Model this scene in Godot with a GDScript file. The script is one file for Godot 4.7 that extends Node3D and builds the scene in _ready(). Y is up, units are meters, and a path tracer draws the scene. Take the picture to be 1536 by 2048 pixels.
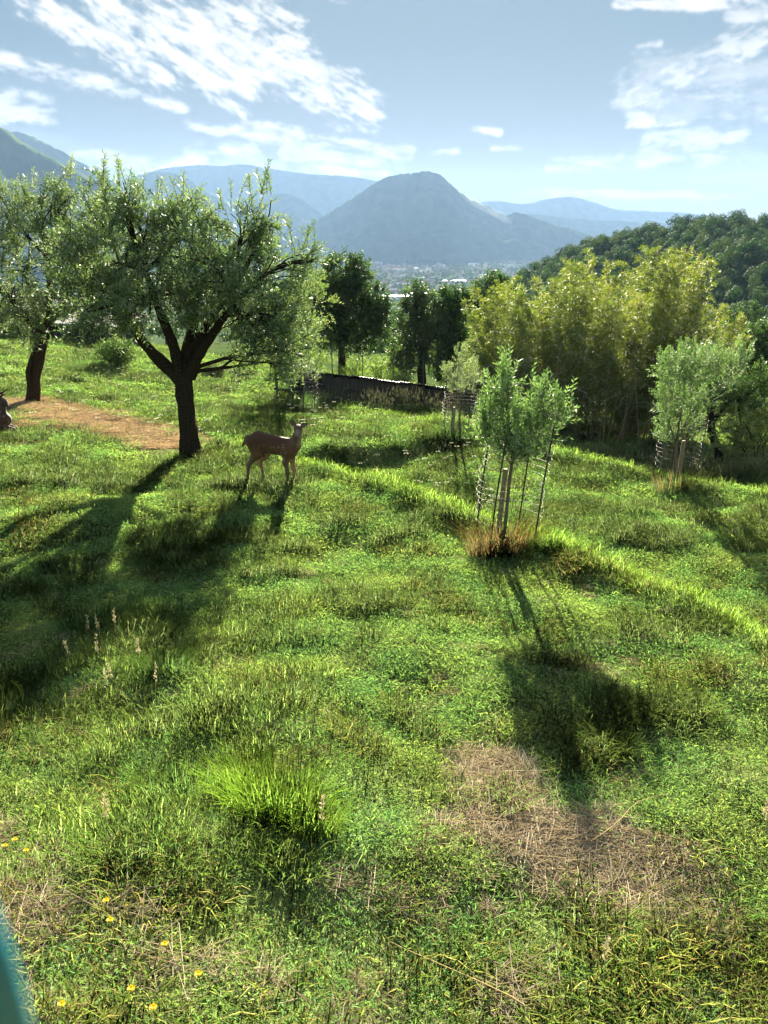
extends Node3D
# A sloping olive meadow with a deer, a bamboo clump and a hazy valley behind. Metres, y up, the camera looks along -z.
# "d" below is the distance in front of the camera, d = -z.

const EYE := 2.95            # camera above the ground at its foot
const PITCH := 19.6          # degrees down
const FOCAL := 1551.5        # focal length in photograph pixels (1536 x 2048)
const EXPOSURE := 8.8
const LEAF := 2.3            # a thin leaf sends on light both ways: what it reflects and what it lets through, together
const SUN_UP := 18.5
const SUN_SIDE := 2.5

var rng := RandomNumberGenerator.new()
var names := {}
var mats := {}

# ---------------------------------------------------------------- mesh buffer
class Buf:
	var v := PackedVector3Array()
	var n := PackedVector3Array()
	var c := PackedColorArray()
	var i := PackedInt32Array()

	func tri(a: Vector3, b: Vector3, e: Vector3, col: Color) -> void:
		var k := v.size()
		var m := (b - a).cross(e - a).normalized()
		v.append(a); v.append(b); v.append(e)
		n.append(m); n.append(m); n.append(m)
		c.append(col); c.append(col); c.append(col)
		i.append(k); i.append(k + 2); i.append(k + 1)

	func quad(a: Vector3, b: Vector3, e: Vector3, f: Vector3, col: Color) -> void:
		var k := v.size()
		var m := (b - a).cross(f - a).normalized()
		v.append(a); v.append(b); v.append(e); v.append(f)
		n.append(m); n.append(m); n.append(m); n.append(m)
		c.append(col); c.append(col); c.append(col); c.append(col)
		i.append(k); i.append(k + 2); i.append(k + 1)
		i.append(k); i.append(k + 3); i.append(k + 2)

	# a pointed leaf: stalk at p, along d (unit), width w across s (unit), folded a little
	func leaf(p: Vector3, d: Vector3, s: Vector3, long: float, wide: float, col: Color) -> void:
		var k := v.size()
		var m := s.cross(d)
		var mid := p + d * (long * 0.45)
		v.append(p); v.append(mid + s * (wide * 0.5) + m * (wide * 0.12)); v.append(p + d * long - m * (long * 0.08)); v.append(mid - s * (wide * 0.5) + m * (wide * 0.12))
		n.append(m); n.append((m - s * 0.35).normalized()); n.append(m); n.append((m + s * 0.35).normalized())
		c.append(col); c.append(col); c.append(col); c.append(col)
		i.append(k); i.append(k + 2); i.append(k + 1)
		i.append(k); i.append(k + 3); i.append(k + 2)

	# a grass blade, bent over: root p, upwards u, leaning towards o (horizontal unit)
	func blade(p: Vector3, o: Vector3, high: float, reach: float, wide: float, col: Color, tip: Color, arch := 1.0) -> void:
		var k := v.size()
		var s := Vector3(-o.z, 0.0, o.x) * (wide * 0.5)
		var a := p + Vector3(0, high * 0.55, 0) + o * (reach * lerpf(0.30, 0.18, arch))
		var f := p + Vector3(0, high * lerpf(0.84, 0.90, arch), 0) + o * (reach * lerpf(0.62, 0.55, arch))
		var e := p + Vector3(0, high * lerpf(1.08, 0.93, arch), 0) + o * reach
		var m0 := (Vector3(0, 0.3, 0) - o).normalized()
		var m1 := (Vector3(0, 0.6, 0) - o * 0.6).normalized()
		var m2 := (Vector3(0, 0.9, 0) - o * 0.3).normalized()
		v.append(p - s); v.append(p + s); v.append(a - s * 0.9); v.append(a + s * 0.9); v.append(f - s * 0.6); v.append(f + s * 0.6); v.append(e)
		n.append(m0); n.append(m0); n.append(m1); n.append(m1); n.append(m2); n.append(m2); n.append(m2)
		c.append(col); c.append(col); c.append(col); c.append(col); c.append(col); c.append(col); c.append(tip)
		i.append_array([k, k + 1, k + 2, k + 1, k + 3, k + 2, k + 2, k + 3, k + 4, k + 3, k + 5, k + 4, k + 4, k + 5, k + 6])

	# a tapered tube along points
	func tube(pts: Array, rad: Array, sides: int, col: Color, rough := 0.0, seed_at := 0.0) -> void:
		var k := v.size()
		var count := pts.size()
		var side := Vector3.RIGHT
		for j in count:
			var t: Vector3 = ((pts[min(j + 1, count - 1)] as Vector3) - (pts[max(j - 1, 0)] as Vector3)).normalized()
			side = (side - t * side.dot(t))
			if side.length() < 0.05:
				side = t.cross(Vector3(0.3, 0.2, 0.9))
			side = side.normalized()
			var up := t.cross(side)
			for q in sides:
				var a := TAU * q / sides
				var o := side * cos(a) + up * sin(a)
				var r: float = rad[j]
				if rough > 0.0:
					r *= 1.0 + rough * (sin(a * 3.0 + seed_at + j * 0.4) * 0.6 + sin(a * 5.0 - j * 0.9 + seed_at * 2.0) * 0.4)
				v.append((pts[j] as Vector3) + o * r)
				n.append(o)
				c.append(col)
		for j in count - 1:
			for q in sides:
				var q2 := (q + 1) % sides
				var a0 := k + j * sides
				i.append(a0 + q); i.append(a0 + sides + q); i.append(a0 + q2)
				i.append(a0 + q2); i.append(a0 + sides + q); i.append(a0 + sides + q2)
		# closing cap
		var e := v.size()
		v.append(pts[count - 1]); n.append(((pts[count - 1] as Vector3) - (pts[count - 2] as Vector3)).normalized()); c.append(col)
		for q in sides:
			i.append(k + (count - 1) * sides + q); i.append(e); i.append(k + (count - 1) * sides + (q + 1) % sides)

	func box(lo: Vector3, hi: Vector3, col: Color) -> void:
		var p: Array[Vector3] = []
		for q in 8:
			p.append(Vector3(hi.x if q & 1 else lo.x, hi.y if q & 2 else lo.y, hi.z if q & 4 else lo.z))
		quad(p[0], p[2], p[3], p[1], col); quad(p[4], p[5], p[7], p[6], col)
		quad(p[0], p[4], p[6], p[2], col); quad(p[1], p[3], p[7], p[5], col)
		quad(p[2], p[6], p[7], p[3], col); quad(p[0], p[1], p[5], p[4], col)

	func mesh(mat: Material) -> ArrayMesh:
		var a := []
		a.resize(Mesh.ARRAY_MAX)
		a[Mesh.ARRAY_VERTEX] = v
		a[Mesh.ARRAY_NORMAL] = n
		a[Mesh.ARRAY_COLOR] = c
		a[Mesh.ARRAY_INDEX] = i
		var m := ArrayMesh.new()
		m.add_surface_from_arrays(Mesh.PRIMITIVE_TRIANGLES, a)
		m.surface_set_material(0, mat)
		return m

# ---------------------------------------------------------------- naming
func numbered(called: String) -> String:
	var k: int = names.get(called, 0)
	names[called] = k + 1
	return called if k == 0 else "%s_%03d" % [called, k]

func tag(o: Node3D, label: String, category: String, group := "", kind := "") -> Node3D:
	o.set_meta("label", label)
	if category: o.set_meta("category", category)
	if group: o.set_meta("group", group)
	if kind: o.set_meta("kind", kind)
	return o

func thing(called: String, label: String, category: String, at := Vector3.ZERO, turn := 0.0, group := "") -> Node3D:
	var o := Node3D.new()
	o.name = numbered(called)
	add_child(o)
	o.position = at
	o.rotation.y = turn
	return tag(o, label, category, group)

func part(called: String, mesh: Mesh, parent: Node3D, at := Vector3.ZERO) -> MeshInstance3D:
	var o := MeshInstance3D.new()
	o.name = called
	o.mesh = mesh
	o.position = at
	parent.add_child(o, true)
	return o

func single(called: String, mesh: Mesh, label: String, category: String, at := Vector3.ZERO, group := "", kind := "") -> MeshInstance3D:
	var o := MeshInstance3D.new()
	o.name = numbered(called)
	o.mesh = mesh
	add_child(o)
	o.position = at
	tag(o, label, category, group, kind)
	return o

func structure(called: String, mesh: Mesh, label: String, category: String) -> MeshInstance3D:
	return single(called, mesh, label, category, Vector3.ZERO, "", "structure")

func copy_of(o: Node3D, at: Vector3, turn: float, size := 1.0) -> Node3D:
	var r: Node3D = o.duplicate()
	r.name = numbered(String(o.name).rstrip("0123456789").trim_suffix("_"))
	add_child(r)
	r.position = at
	r.rotation.y = turn
	r.scale = Vector3.ONE * size
	return r

# many small copies of one mesh as stuff; rows of 16 floats
class Crowd:
	var b := PackedFloat32Array()
	var count := 0
	func put(t: Transform3D, col: Color) -> void:
		var x := t.basis.x
		var y := t.basis.y
		var z := t.basis.z
		b.append_array([x.x, y.x, z.x, t.origin.x, x.y, y.y, z.y, t.origin.y, x.z, y.z, z.z, t.origin.z, col.r, col.g, col.b, 1.0])
		count += 1

func crowd(called: String, mesh: Mesh, w: Crowd, label: String, category: String, parent: Node3D = null) -> void:
	if w.count == 0:
		return
	var m := MultiMesh.new()
	m.transform_format = MultiMesh.TRANSFORM_3D
	m.use_colors = true
	m.mesh = mesh
	m.instance_count = w.count
	var keep := w.b
	for k in w.count:
		var q := k * 16
		m.set_instance_transform(k, Transform3D(Vector3(keep[q], keep[q + 4], keep[q + 8]), Vector3(keep[q + 1], keep[q + 5], keep[q + 9]), Vector3(keep[q + 2], keep[q + 6], keep[q + 10]), Vector3(keep[q + 3], keep[q + 7], keep[q + 11])))
		m.set_instance_color(k, Color(keep[q + 12], keep[q + 13], keep[q + 14]))
	var o := MultiMeshInstance3D.new()
	o.multimesh = m
	if parent:
		o.name = called
		parent.add_child(o, true)
		o.set_meta("kind", "stuff")
	else:
		o.name = numbered(called)
		add_child(o)
		tag(o, label, category, "", "stuff")

# ---------------------------------------------------------------- materials
func plain(called: String, rough: float, spec := 0.5, back := Color.BLACK) -> StandardMaterial3D:
	if mats.has(called):
		return mats[called]
	var m := StandardMaterial3D.new()
	m.resource_name = called
	m.vertex_color_use_as_albedo = true
	m.roughness = rough
	m.metallic_specular = spec
	m.cull_mode = BaseMaterial3D.CULL_DISABLED
	if back != Color.BLACK:
		m.backlight_enabled = true
		m.backlight = back.linear_to_srgb()
	mats[called] = m
	return m

func noise_texture(seed_: int, freq: float, octaves: int, ramp: Array, size := 512) -> NoiseTexture2D:
	var f := FastNoiseLite.new()
	f.seed = seed_
	f.noise_type = FastNoiseLite.TYPE_SIMPLEX_SMOOTH
	f.frequency = freq
	f.fractal_octaves = octaves
	var t := NoiseTexture2D.new()
	t.width = size
	t.height = size
	t.seamless = true
	t.noise = f
	if ramp.size():
		var g := Gradient.new()
		var at := PackedFloat32Array()
		var col := PackedColorArray()
		for k in ramp.size():
			at.append(float(k) / (ramp.size() - 1))
			col.append((ramp[k] as Color).linear_to_srgb())
		g.offsets = at
		g.colors = col
		t.color_ramp = g
	return t

# a surface whose colour and relief come from noise in world space; scale = metres for one repeat
func grained(called: String, ramp: Array, metres: float, rough: float, relief := 0.0, freq := 0.02, octaves := 5, in_world := true, stretch := Vector3.ONE) -> StandardMaterial3D:
	if mats.has(called):
		return mats[called]
	var m := StandardMaterial3D.new()
	m.resource_name = called
	m.albedo_texture = noise_texture(hash(called) % 9999, freq, octaves, ramp)
	m.uv1_triplanar = true
	m.uv1_world_triplanar = in_world
	m.uv1_scale = stretch / metres
	m.roughness = rough
	m.metallic_specular = 0.5 if rough < 0.94 else 0.0
	m.vertex_color_use_as_albedo = true
	m.cull_mode = BaseMaterial3D.CULL_DISABLED
	if relief > 0.0:
		m.heightmap_enabled = true
		m.heightmap_texture = noise_texture(hash(called) % 9999 + 1, freq * 1.5, octaves, [])
		m.heightmap_scale = relief
	mats[called] = m
	return m

# ---------------------------------------------------------------- the lie of the land
var lump := FastNoiseLite.new()
var broad := FastNoiseLite.new()
var patchy := FastNoiseLite.new()
const GX0 := -36.0
const GD0 := -6.0
const GSTEP := 0.2
const GNX := 361
const GND := 276
var grid := PackedFloat32Array()
var lips := [
	[[Vector2(-3.2, 16.6), Vector2(-1.46, 14.5), Vector2(-0.07, 13.1), Vector2(1.3, 10.95), Vector2(2.24, 9.6), Vector2(2.89, 8.47), Vector2(3.75, 6.69), Vector2(5.5, 4.2), Vector2(9.0, 1.0)], 0.75, 0.9, 6.0],
	[[Vector2(1.6, 22.6), Vector2(3.77, 20.6), Vector2(5.33, 18.4), Vector2(6.6, 16.9), Vector2(9.0, 14.2), Vector2(16.0, 9.0)], 0.85, 1.6, 14.0],
	[[Vector2(-3.4, 26.3), Vector2(-0.47, 25.8), Vector2(1.8, 24.4), Vector2(3.4, 23.6)], 0.25, 0.9, 4.0],
]

func lip_drop(p: Vector2, lip: Array) -> float:
	var pts: Array = lip[0]
	var best := 1e9
	var sgn := 0.0
	var fade := 1.0
	for k in pts.size() - 1:
		var a: Vector2 = pts[k]
		var b: Vector2 = pts[k + 1]
		var ab := b - a
		var t := (p - a).dot(ab) / ab.length_squared()
		var tc := clampf(t, 0.0, 1.0)
		var q := a + ab * tc
		var r := p.distance_to(q)
		if r < best:
			best = r
			sgn = signf(ab.cross(p - a))
			fade = 1.0
			if (k == 0 and t < 0.0) or (k == pts.size() - 2 and t > 1.0):
				fade = clampf(1.0 - r / 2.5, 0.0, 1.0)
	if sgn > 0.0:
		# beyond the edge: down the bank, then slowly back to the general slope
		return -lip[1] * fade * smoothstep(0.0, lip[2], best) * exp(-maxf(0.0, best - lip[2]) / lip[3])
	return lip[1] * 0.45 * fade * exp(-best / 0.9) * smoothstep(0.0, 0.25, best)

func land(x: float, d: float) -> float:
	var dd := maxf(d, -40.0)
	var y := -(0.107 + 0.0035 * clampf(x, -16.0, 14.0)) * dd
	if d > 38.0:
		y -= (d - 38.0) * (d - 38.0) * 0.006
	for l in lips:
		y += lip_drop(Vector2(x, d), l)
	# the bank below the viewer, its left side shaped steeper to catch more sun
	y += 0.5 * (1.0 - smoothstep(-1.0, 0.9, x)) * exp(-((d - 1.6) / 2.3) ** 2)
	y += broad.get_noise_2d(x, d) * 0.16 + lump.get_noise_2d(x, d) * 0.125
	return y

func ground(x: float, d: float) -> float:
	var u := clampf((x - GX0) / GSTEP, 0.0, GNX - 1.001)
	var w := clampf((d - GD0) / GSTEP, 0.0, GND - 1.001)
	var a := int(u)
	var b := int(w)
	var fu := u - a
	var fw := w - b
	var k := b * GNX + a
	return lerpf(lerpf(grid[k], grid[k + 1], fu), lerpf(grid[k + GNX], grid[k + GNX + 1], fu), fw)

func on_ground(x: float, d: float, above := 0.0) -> Vector3:
	return Vector3(x, ground(x, d) + above, -d)

func slope_at(x: float, d: float) -> Vector3:
	return Vector3(ground(x - 0.25, d) - ground(x + 0.25, d), 0.5, -(ground(x, d - 0.25) - ground(x, d + 0.25))).normalized()

# direction of a pixel of the photograph (1536 x 2048), not normalised, z = -1 along the axis
func ray(px: float, py: float) -> Vector3:
	var p := deg_to_rad(PITCH)
	var x := (px - 768.0) / FOCAL
	var y := -(py - 1024.0) / FOCAL
	return Vector3(x, -sin(p) + y * cos(p), -(cos(p) + y * sin(p)))

# where the ray of a pixel meets the meadow
func foot(px: float, py: float) -> Vector3:
	var r := ray(px, py)
	var t := 1.5
	while t < 70.0:
		var p := Vector3(0, EYE, 0) + r * t
		if p.y < ground(p.x, -p.z):
			return on_ground(p.x, -p.z)
		t += 0.02
	return Vector3(0, 0, -70)

# the point of a pixel's ray at distance d in front
func at(px: float, py: float, d: float) -> Vector3:
	var r := ray(px, py)
	return Vector3(0, EYE, 0) + r * (d / -r.z)

func unit() -> Vector3:
	var z := rng.randf_range(-1, 1)
	var a := rng.randf() * TAU
	var r := sqrt(1 - z * z)
	return Vector3(r * cos(a), z, r * sin(a))

func across(d: Vector3) -> Vector3:
	var s := d.cross(unit())
	if s.length() < 0.01:
		s = d.cross(Vector3(0.9, 0.1, 0.3))
	return s.normalized()

func vary(c: Color, much := 0.2, warm := 0.08) -> Color:
	var k := 1.0 + rng.randf_range(-much, much)
	var w := rng.randf_range(-warm, warm)
	return Color(c.r * k * (1 + w), c.g * k, c.b * k * (1 - w))

# ---------------------------------------------------------------- sky
func build_sky() -> PanoramaSkyMaterial:
	var w := 4096
	var h := 2048
	var per := w / 360.0
	var rows := h / 2
	var dens := PackedFloat32Array()
	dens.resize(w * rows)
	var grey := PackedFloat32Array()
	grey.resize(w * rows)
	var f := FastNoiseLite.new()
	f.seed = 11
	f.noise_type = FastNoiseLite.TYPE_SIMPLEX_SMOOTH
	f.frequency = 0.5
	f.fractal_octaves = 6
	f.fractal_gain = 0.58
	# cloud banks: two ends as photograph pixels, half-width in pixels, weight, greyness, raggedness
	var banks := [
		[50, 0, 320, 150, 30, 1.0, 0.0, 0.8], [190, -30, 480, 180, 44, 1.0, 0.05, 0.8], [330, 20, 735, 218, 40, 1.0, 0.05, 0.9], [420, 70, 640, 170, 40, 0.9, 0.1, 0.9],
		[440, 5, 610, 75, 24, 0.85, 0.05, 1.2], [590, 90, 650, 150, 16, 0.7, 0.05, 1.4], [-60, 108, 275, 184, 15, 1.0, 0.05, 0.7], [290, 192, 368, 214, 11, 1.0, 0.05, 0.7], [-60, 205, 95, 214, 24, 1.0, 0.35, 0.8],
		[375, 252, 820, 302, 13, 0.8, 0.15, 0.9], [470, 255, 610, 268, 13, 0.85, 0.1, 0.9], [570, 300, 800, 330, 14, 0.6, 0.1, 1.0], [600, 335, 770, 350, 9, 0.8, 0.1, 0.8],
		[285, 330, 400, 322, 15, 1.0, 0.3, 0.7], [390, 318, 500, 316, 24, 1.0, 0.35, 0.7], [450, 300, 480, 300, 16, 1.0, 0.25, 0.6], [500, 320, 560, 325, 12, 0.7, 0.6, 0.8], [150, 312, 285, 325, 14, 0.7, 0.1, 0.7],
		[948, 259, 1000, 266, 7, 0.9, 0.0, 0.6], [985, 296, 1055, 298, 6, 0.75, 0.0, 0.6], [865, 304, 915, 303, 6, 0.7, 0.0, 0.7], [768, 296, 825, 299, 8, 0.9, 0.4, 0.6],
		[1258, 185, 1560, 60, 34, 0.95, 0.35, 0.9], [1290, 165, 1560, 150, 52, 0.95, 0.65, 0.9], [1340, 215, 1560, 190, 36, 0.95, 0.8, 0.9], [1260, 240, 1420, 232, 12, 0.9, 0.2, 0.9], [1300, 285, 1480, 270, 18, 0.8, 0.3, 0.9],
		[1100, 330, 1300, 320, 13, 0.7, 0.1, 0.8], [1290, 312, 1490, 305, 20, 0.75, 0.25, 0.8], [1400, 300, 1600, 330, 60, 0.55, 0.85, 0.6], [1240, -8, 1600, 22, 17, 0.95, 0.2, 0.9], [1275, 92, 1320, 88, 6, 0.6, 0.0, 0.8], [1460, 30, 1560, 20, 12, 0.8, 0.3, 0.9],
		[1040, 385, 1500, 392, 9, 0.5, 0.0, 0.7],
	]
	var all := []
	for b in banks:
		var r0 := ray(b[0], b[1]).normalized()
		var r1 := ray(b[2], b[3]).normalized()
		all.append([Vector2(rad_to_deg(atan2(r0.x, -r0.z)), rad_to_deg(asin(r0.y))), Vector2(rad_to_deg(atan2(r1.x, -r1.z)), rad_to_deg(asin(r1.y))), b[4] * 0.035, b[5], b[6], b[7]])
	# the same kind of sky all round
	var seen := all.size()
	for turn in 6:
		for k in seen:
			if rng.randf() < 0.75:
				var s: Array = all[k].duplicate()
				var off := Vector2(52.0 * (turn + 1) - 2.0 + rng.randf_range(-9, 9), rng.randf_range(-1.0, 3.0))
				s[0] += off
				s[1] += off
				all.append(s)
	for k in 150:  # unseen clouds high overhead, added in number to strengthen the fill light
		var a := Vector2(rng.randf_range(-180, 180), rng.randf_range(17, 75))
		var t := Vector2(rng.randf_range(8, 22), rng.randf_range(-5, 5))
		all.append([a, a + t, rng.randf_range(1.0, 3.0), 0.9, rng.randf_range(0, 0.3), 0.9])
	for s in all:
		var a: Vector2 = s[0]
		var b: Vector2 = s[1]
		var wide: float = s[2]
		var along := (b - a)
		var long := along.length()
		along /= long
		var over := Vector2(-along.y, along.x)
		var reach := wide * 2.2
		var x0 := int(floor((minf(a.x, b.x) - reach) * per))
		var x1 := int(ceil((maxf(a.x, b.x) + reach) * per))
		var y0: int = max(0, int(floor((90.0 - maxf(a.y, b.y) - reach) * per)))
		var y1: int = min(rows - 1, int(ceil((90.0 - minf(a.y, b.y) + reach) * per)))
		for y in range(y0, y1 + 1):
			for x in range(x0, x1 + 1):
				var p := Vector2((x + 0.5) / per, 90.0 - (y + 0.5) / per) - a
				var t := p.dot(along)
				var q := p.dot(over)
				var e := maxf(0.0, maxf(-t, t - long)) / (wide * 2.0)
				var body := 1.0 - (q / wide) * (q / wide) * 0.55 - e * e * 3.0
				if body < -0.9:
					continue
				var nz := f.get_noise_2d(t * 0.45 + a.x * 3.0, q * 1.6 + a.y * 3.0)
				var fine := f.get_noise_2d(t * 2.2 + 50.0, q * 6.5 + a.x)
				var v: float = smoothstep(0.24, 1.02, body * 0.75 + (nz * 1.1 + fine * 0.6) * s[5]) * s[3]
				if v > 0.0:
					var k := y * w + posmod(x, w)
					if v > dens[k]:
						dens[k] = v
						grey[k] = clampf(s[4] + (fine * 0.5 - nz * 0.4) * 0.45 - q / wide * -0.12, 0.0, 1.0)
	var px := PackedFloat32Array()
	px.resize(w * h * 3)
	var sun := Vector3(sin(deg_to_rad(SUN_SIDE)) * cos(deg_to_rad(SUN_UP)), sin(deg_to_rad(SUN_UP)), -cos(deg_to_rad(SUN_SIDE)) * cos(deg_to_rad(SUN_UP)))
	var at_k := 0
	for y in h:
		var el := (0.5 - (y + 0.5) / h) * PI
		var up := maxf(sin(el), 0.0)
		var low := exp(-up * 9.0)
		var mid := 1.0 - smoothstep(0.2, 0.8, up)
		var base := Vector3(0.45, 0.57, 0.70).lerp(Vector3(0.10, 0.225, 0.33), mid).lerp(Vector3(0.36, 0.20, 0.05), low)
		var ce := cos(el)
		var se := sin(el)
		for x in w:
			var col := base
			if y < rows:
				var az := (x + 0.5) / w * TAU
				var dotp := sin(az) * ce * sun.x + se * sun.y - cos(az) * ce * sun.z
				if dotp > 0.6:
					var g := pow((dotp - 0.6) / 0.4, 4.0)
					col += Vector3(0.14, 0.13, 0.11) * g
				var v := dens[at_k]
				if v > 0.0:
					var gr := grey[at_k]
					var lit := Vector3(1.12, 1.06, 0.96).lerp(Vector3(0.28, 0.33, 0.38), gr)
					col = col.lerp(lit, v)
			var q := at_k * 3
			px[q] = col.x / EXPOSURE
			px[q + 1] = col.y / EXPOSURE
			px[q + 2] = col.z / EXPOSURE
			at_k += 1
	var im := Image.create_from_data(w, h, false, Image.FORMAT_RGBF, px.to_byte_array())
	var m := PanoramaSkyMaterial.new()
	m.panorama = ImageTexture.create_from_image(im)
	return m

# ---------------------------------------------------------------- far land
# a ridge with a crest profile (photograph pixels) at distance d; it falls away to the front and to the back
func ridge(called: String, profile: Array, d: float, foot_y: float, run: float, back: float, relief: float, bumps: float, step: float, mat: Material, col: Color, label: String, bend := 0.0) -> MeshInstance3D:
	var f := FastNoiseLite.new()
	f.seed = hash(called) % 1000 + int(d)
	f.frequency = 1.0 / (relief * 7.0)
	f.fractal_octaves = 4
	var g := FastNoiseLite.new()
	g.seed = 5
	g.frequency = 1.0 / (bumps * 4.0 + 1.0)
	g.fractal_octaves = 3
	var pts := PackedVector2Array()
	for p in profile:
		var q := at(p[0], p[1], d)
		pts.append(Vector2(q.x, q.y))
	var x0 := pts[0].x
	var x1 := pts[pts.size() - 1].x
	var nx := int((x1 - x0) / step) + 1
	var rows := 24
	var b := Buf.new()
	for j in rows + 5:
		for k in nx:
			var x := x0 + (x1 - x0) * k / (nx - 1)
			var s := 0
			while s < pts.size() - 2 and pts[s + 1].x < x:
				s += 1
			var tt := (x - pts[s].x) / (pts[s + 1].x - pts[s].x)
			# smooth crest
			var ya := pts[max(s - 1, 0)].y
			var yd := pts[min(s + 2, pts.size() - 1)].y
			var crest := cubic_interpolate(pts[s].y, pts[s + 1].y, ya, yd, tt)
			crest += g.get_noise_2d(x, 0.0) * bumps
			var y := 0.0
			var dd := d + bend * (x - x0) / (x1 - x0)
			if j <= rows:
				var u := 1.0 - float(j) / rows         # 1 at the foot, 0 at the crest
				var spur := f.get_noise_2d(x + u * run * 0.3, u * run * 0.9)
				y = lerpf(crest, foot_y, pow(u, 0.85)) + spur * relief * sin(u * PI)
				dd -= run * u + spur * relief * 1.5 * sin(u * PI)
			else:
				var u2 := float(j - rows) / 5.0
				y = lerpf(crest, foot_y, u2)
				dd += back * u2
			b.v.append(Vector3(x * dd / d, y, -dd))
			b.n.append(Vector3.UP)
			b.c.append(vary(col, 0.12, 0.05))
	var total := rows + 5
	for j in total - 1:
		for k in nx - 1:
			var a := j * nx + k
			b.i.append_array([a, a + nx, a + 1, a + 1, a + nx, a + nx + 1])
	smooth_normals(b)
	return structure(called, b.mesh(mat), label, "mountain")

func smooth_normals(b: Buf) -> void:
	var acc := PackedVector3Array()
	acc.resize(b.v.size())
	for t in range(0, b.i.size(), 3):
		var a := b.i[t]
		var e := b.i[t + 1]
		var g := b.i[t + 2]
		var m := (b.v[g] - b.v[a]).cross(b.v[e] - b.v[a])
		acc[a] += m
		acc[e] += m
		acc[g] += m
	for k in acc.size():
		b.n[k] = acc[k].normalized()

func valley(x: float, d: float) -> float:
	var r := sqrt(x * x + d * d)
	var slope := 0.107 + 0.0035 * clampf(x, -16.0, 14.0)
	var near := -slope * clampf(d, -300.0, 44.0)
	if d < 44.0:
		return near - 0.9 - smoothstep(20.0, 120.0, absf(x)) * signf(x) * minf(absf(x) * 0.05, 12.0)
	var down := near
	down -= (minf(d, 450.0) - 44.0) * 0.13
	down -= clampf(d - 450.0, 0.0, 650.0) * 0.062
	return maxf(down, -99.0) - 0.9 + (broad.get_noise_2d(x * 0.02, d * 0.02)) * minf(4.0, r * 0.01)

func build_far() -> void:
	var b := Buf.new()
	var rings := 64
	var spokes := 180
	for j in rings:
		var r := 8.0 * pow(7200.0 / 8.0, float(j) / (rings - 1))
		for k in spokes:
			var a := TAU * k / spokes
			var x := sin(a) * r
			var d := cos(a) * r
			b.v.append(Vector3(x, valley(x, d), -d))
			b.n.append(Vector3.UP)
			b.c.append(Color.WHITE)
	for j in rings - 1:
		for k in spokes:
			var k2 := (k + 1) % spokes
			b.i.append_array([j * spokes + k, (j + 1) * spokes + k, j * spokes + k2, j * spokes + k2, (j + 1) * spokes + k, (j + 1) * spokes + k2])
	smooth_normals(b)
	structure("valley_floor", b.mesh(grained("valley_ground", [Color(0.025, 0.045, 0.016), Color(0.035, 0.06, 0.02), Color(0.05, 0.07, 0.025), Color(0.08, 0.085, 0.035)], 420.0, 0.95, 0.0, 0.012)), "green valley floor spreading out below the meadow", "valley")
	var wood := grained("mountain_wood", [Color(0.008, 0.018, 0.008), Color(0.03, 0.05, 0.02), Color(0.07, 0.085, 0.04)], 600.0, 0.95, 0.0, 0.014)
	ridge("mountain", [[520, 480], [590, 460], [640, 436], [700, 400], [745, 370], [780, 352], [820, 347], [850, 343], [880, 350], [905, 372], [935, 396], [975, 412], [1010, 430], [1030, 424], [1060, 432], [1100, 446], [1150, 460], [1230, 490], [1330, 515]], 3800.0, -100.0, 620.0, 900.0, 60.0, 7.0, 9.0, wood, Color(1, 1, 1), "dome shaped wooded mountain rising behind the town")
	ridge("mountain", [[-420, 150], [-200, 180], [-60, 225], [0, 253], [60, 292], [120, 325], [200, 365], [300, 420], [420, 475], [520, 520]], 2200.0, -100.0, 700.0, 700.0, 70.0, 9.0, 9.0, wood, Color(1, 1, 1), "green mountainside sloping steeply down behind the two olive trees")
	ridge("mountain", [[-300, 200], [-60, 262], [40, 264], [90, 285], [150, 318], [215, 358], [300, 410], [420, 470]], 3600.0, -100.0, 700.0, 700.0, 60.0, 6.0, 16.0, wood, Color(1, 1, 1), "pale blue shoulder showing above the green mountainside")
	ridge("mountain", [[180, 420], [235, 385], [290, 350], [335, 344], [365, 352], [420, 385], [480, 410], [520, 395], [560, 386], [600, 396], [640, 425], [680, 455], [760, 500]], 4700.0, -100.0, 600.0, 800.0, 70.0, 5.0, 16.0, wood, Color(1, 1, 1), "low blue ridge with two rounded tops behind the olive tree")
	ridge("mountain", [[100, 400], [200, 372], [280, 350], [330, 336], [400, 330], [440, 332], [490, 329], [540, 338], [620, 348], [700, 353], [770, 366], [850, 390], [950, 420], [1080, 450]], 5900.0, -100.0, 800.0, 900.0, 80.0, 5.0, 20.0, wood, Color(1, 1, 1), "long high pale blue range on the skyline")
	ridge("mountain", [[900, 425], [975, 402], [1050, 408], [1095, 398], [1140, 394], [1180, 402], [1230, 418], [1300, 422], [1370, 426], [1480, 440], [1700, 470]], 6300.0, -100.0, 800.0, 900.0, 60.0, 4.0, 20.0, wood, Color(1, 1, 1), "faint low range with a flat top beyond the wooded hill")
	ridge("mountain", [[980, 450], [1050, 428], [1120, 433], [1180, 440], [1260, 443], [1340, 446], [1500, 460]], 5000.0, -100.0, 500.0, 700.0, 40.0, 4.0, 16.0, wood, Color(1, 1, 1), "low hazy foothills below the faint range")

var hill_pts := [[880, 640], [940, 598], [1010, 560], [1060, 533], [1140, 492], [1220, 468], [1300, 450], [1400, 434], [1470, 428], [1560, 434], [1700, 420], [1900, 400]]

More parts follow.
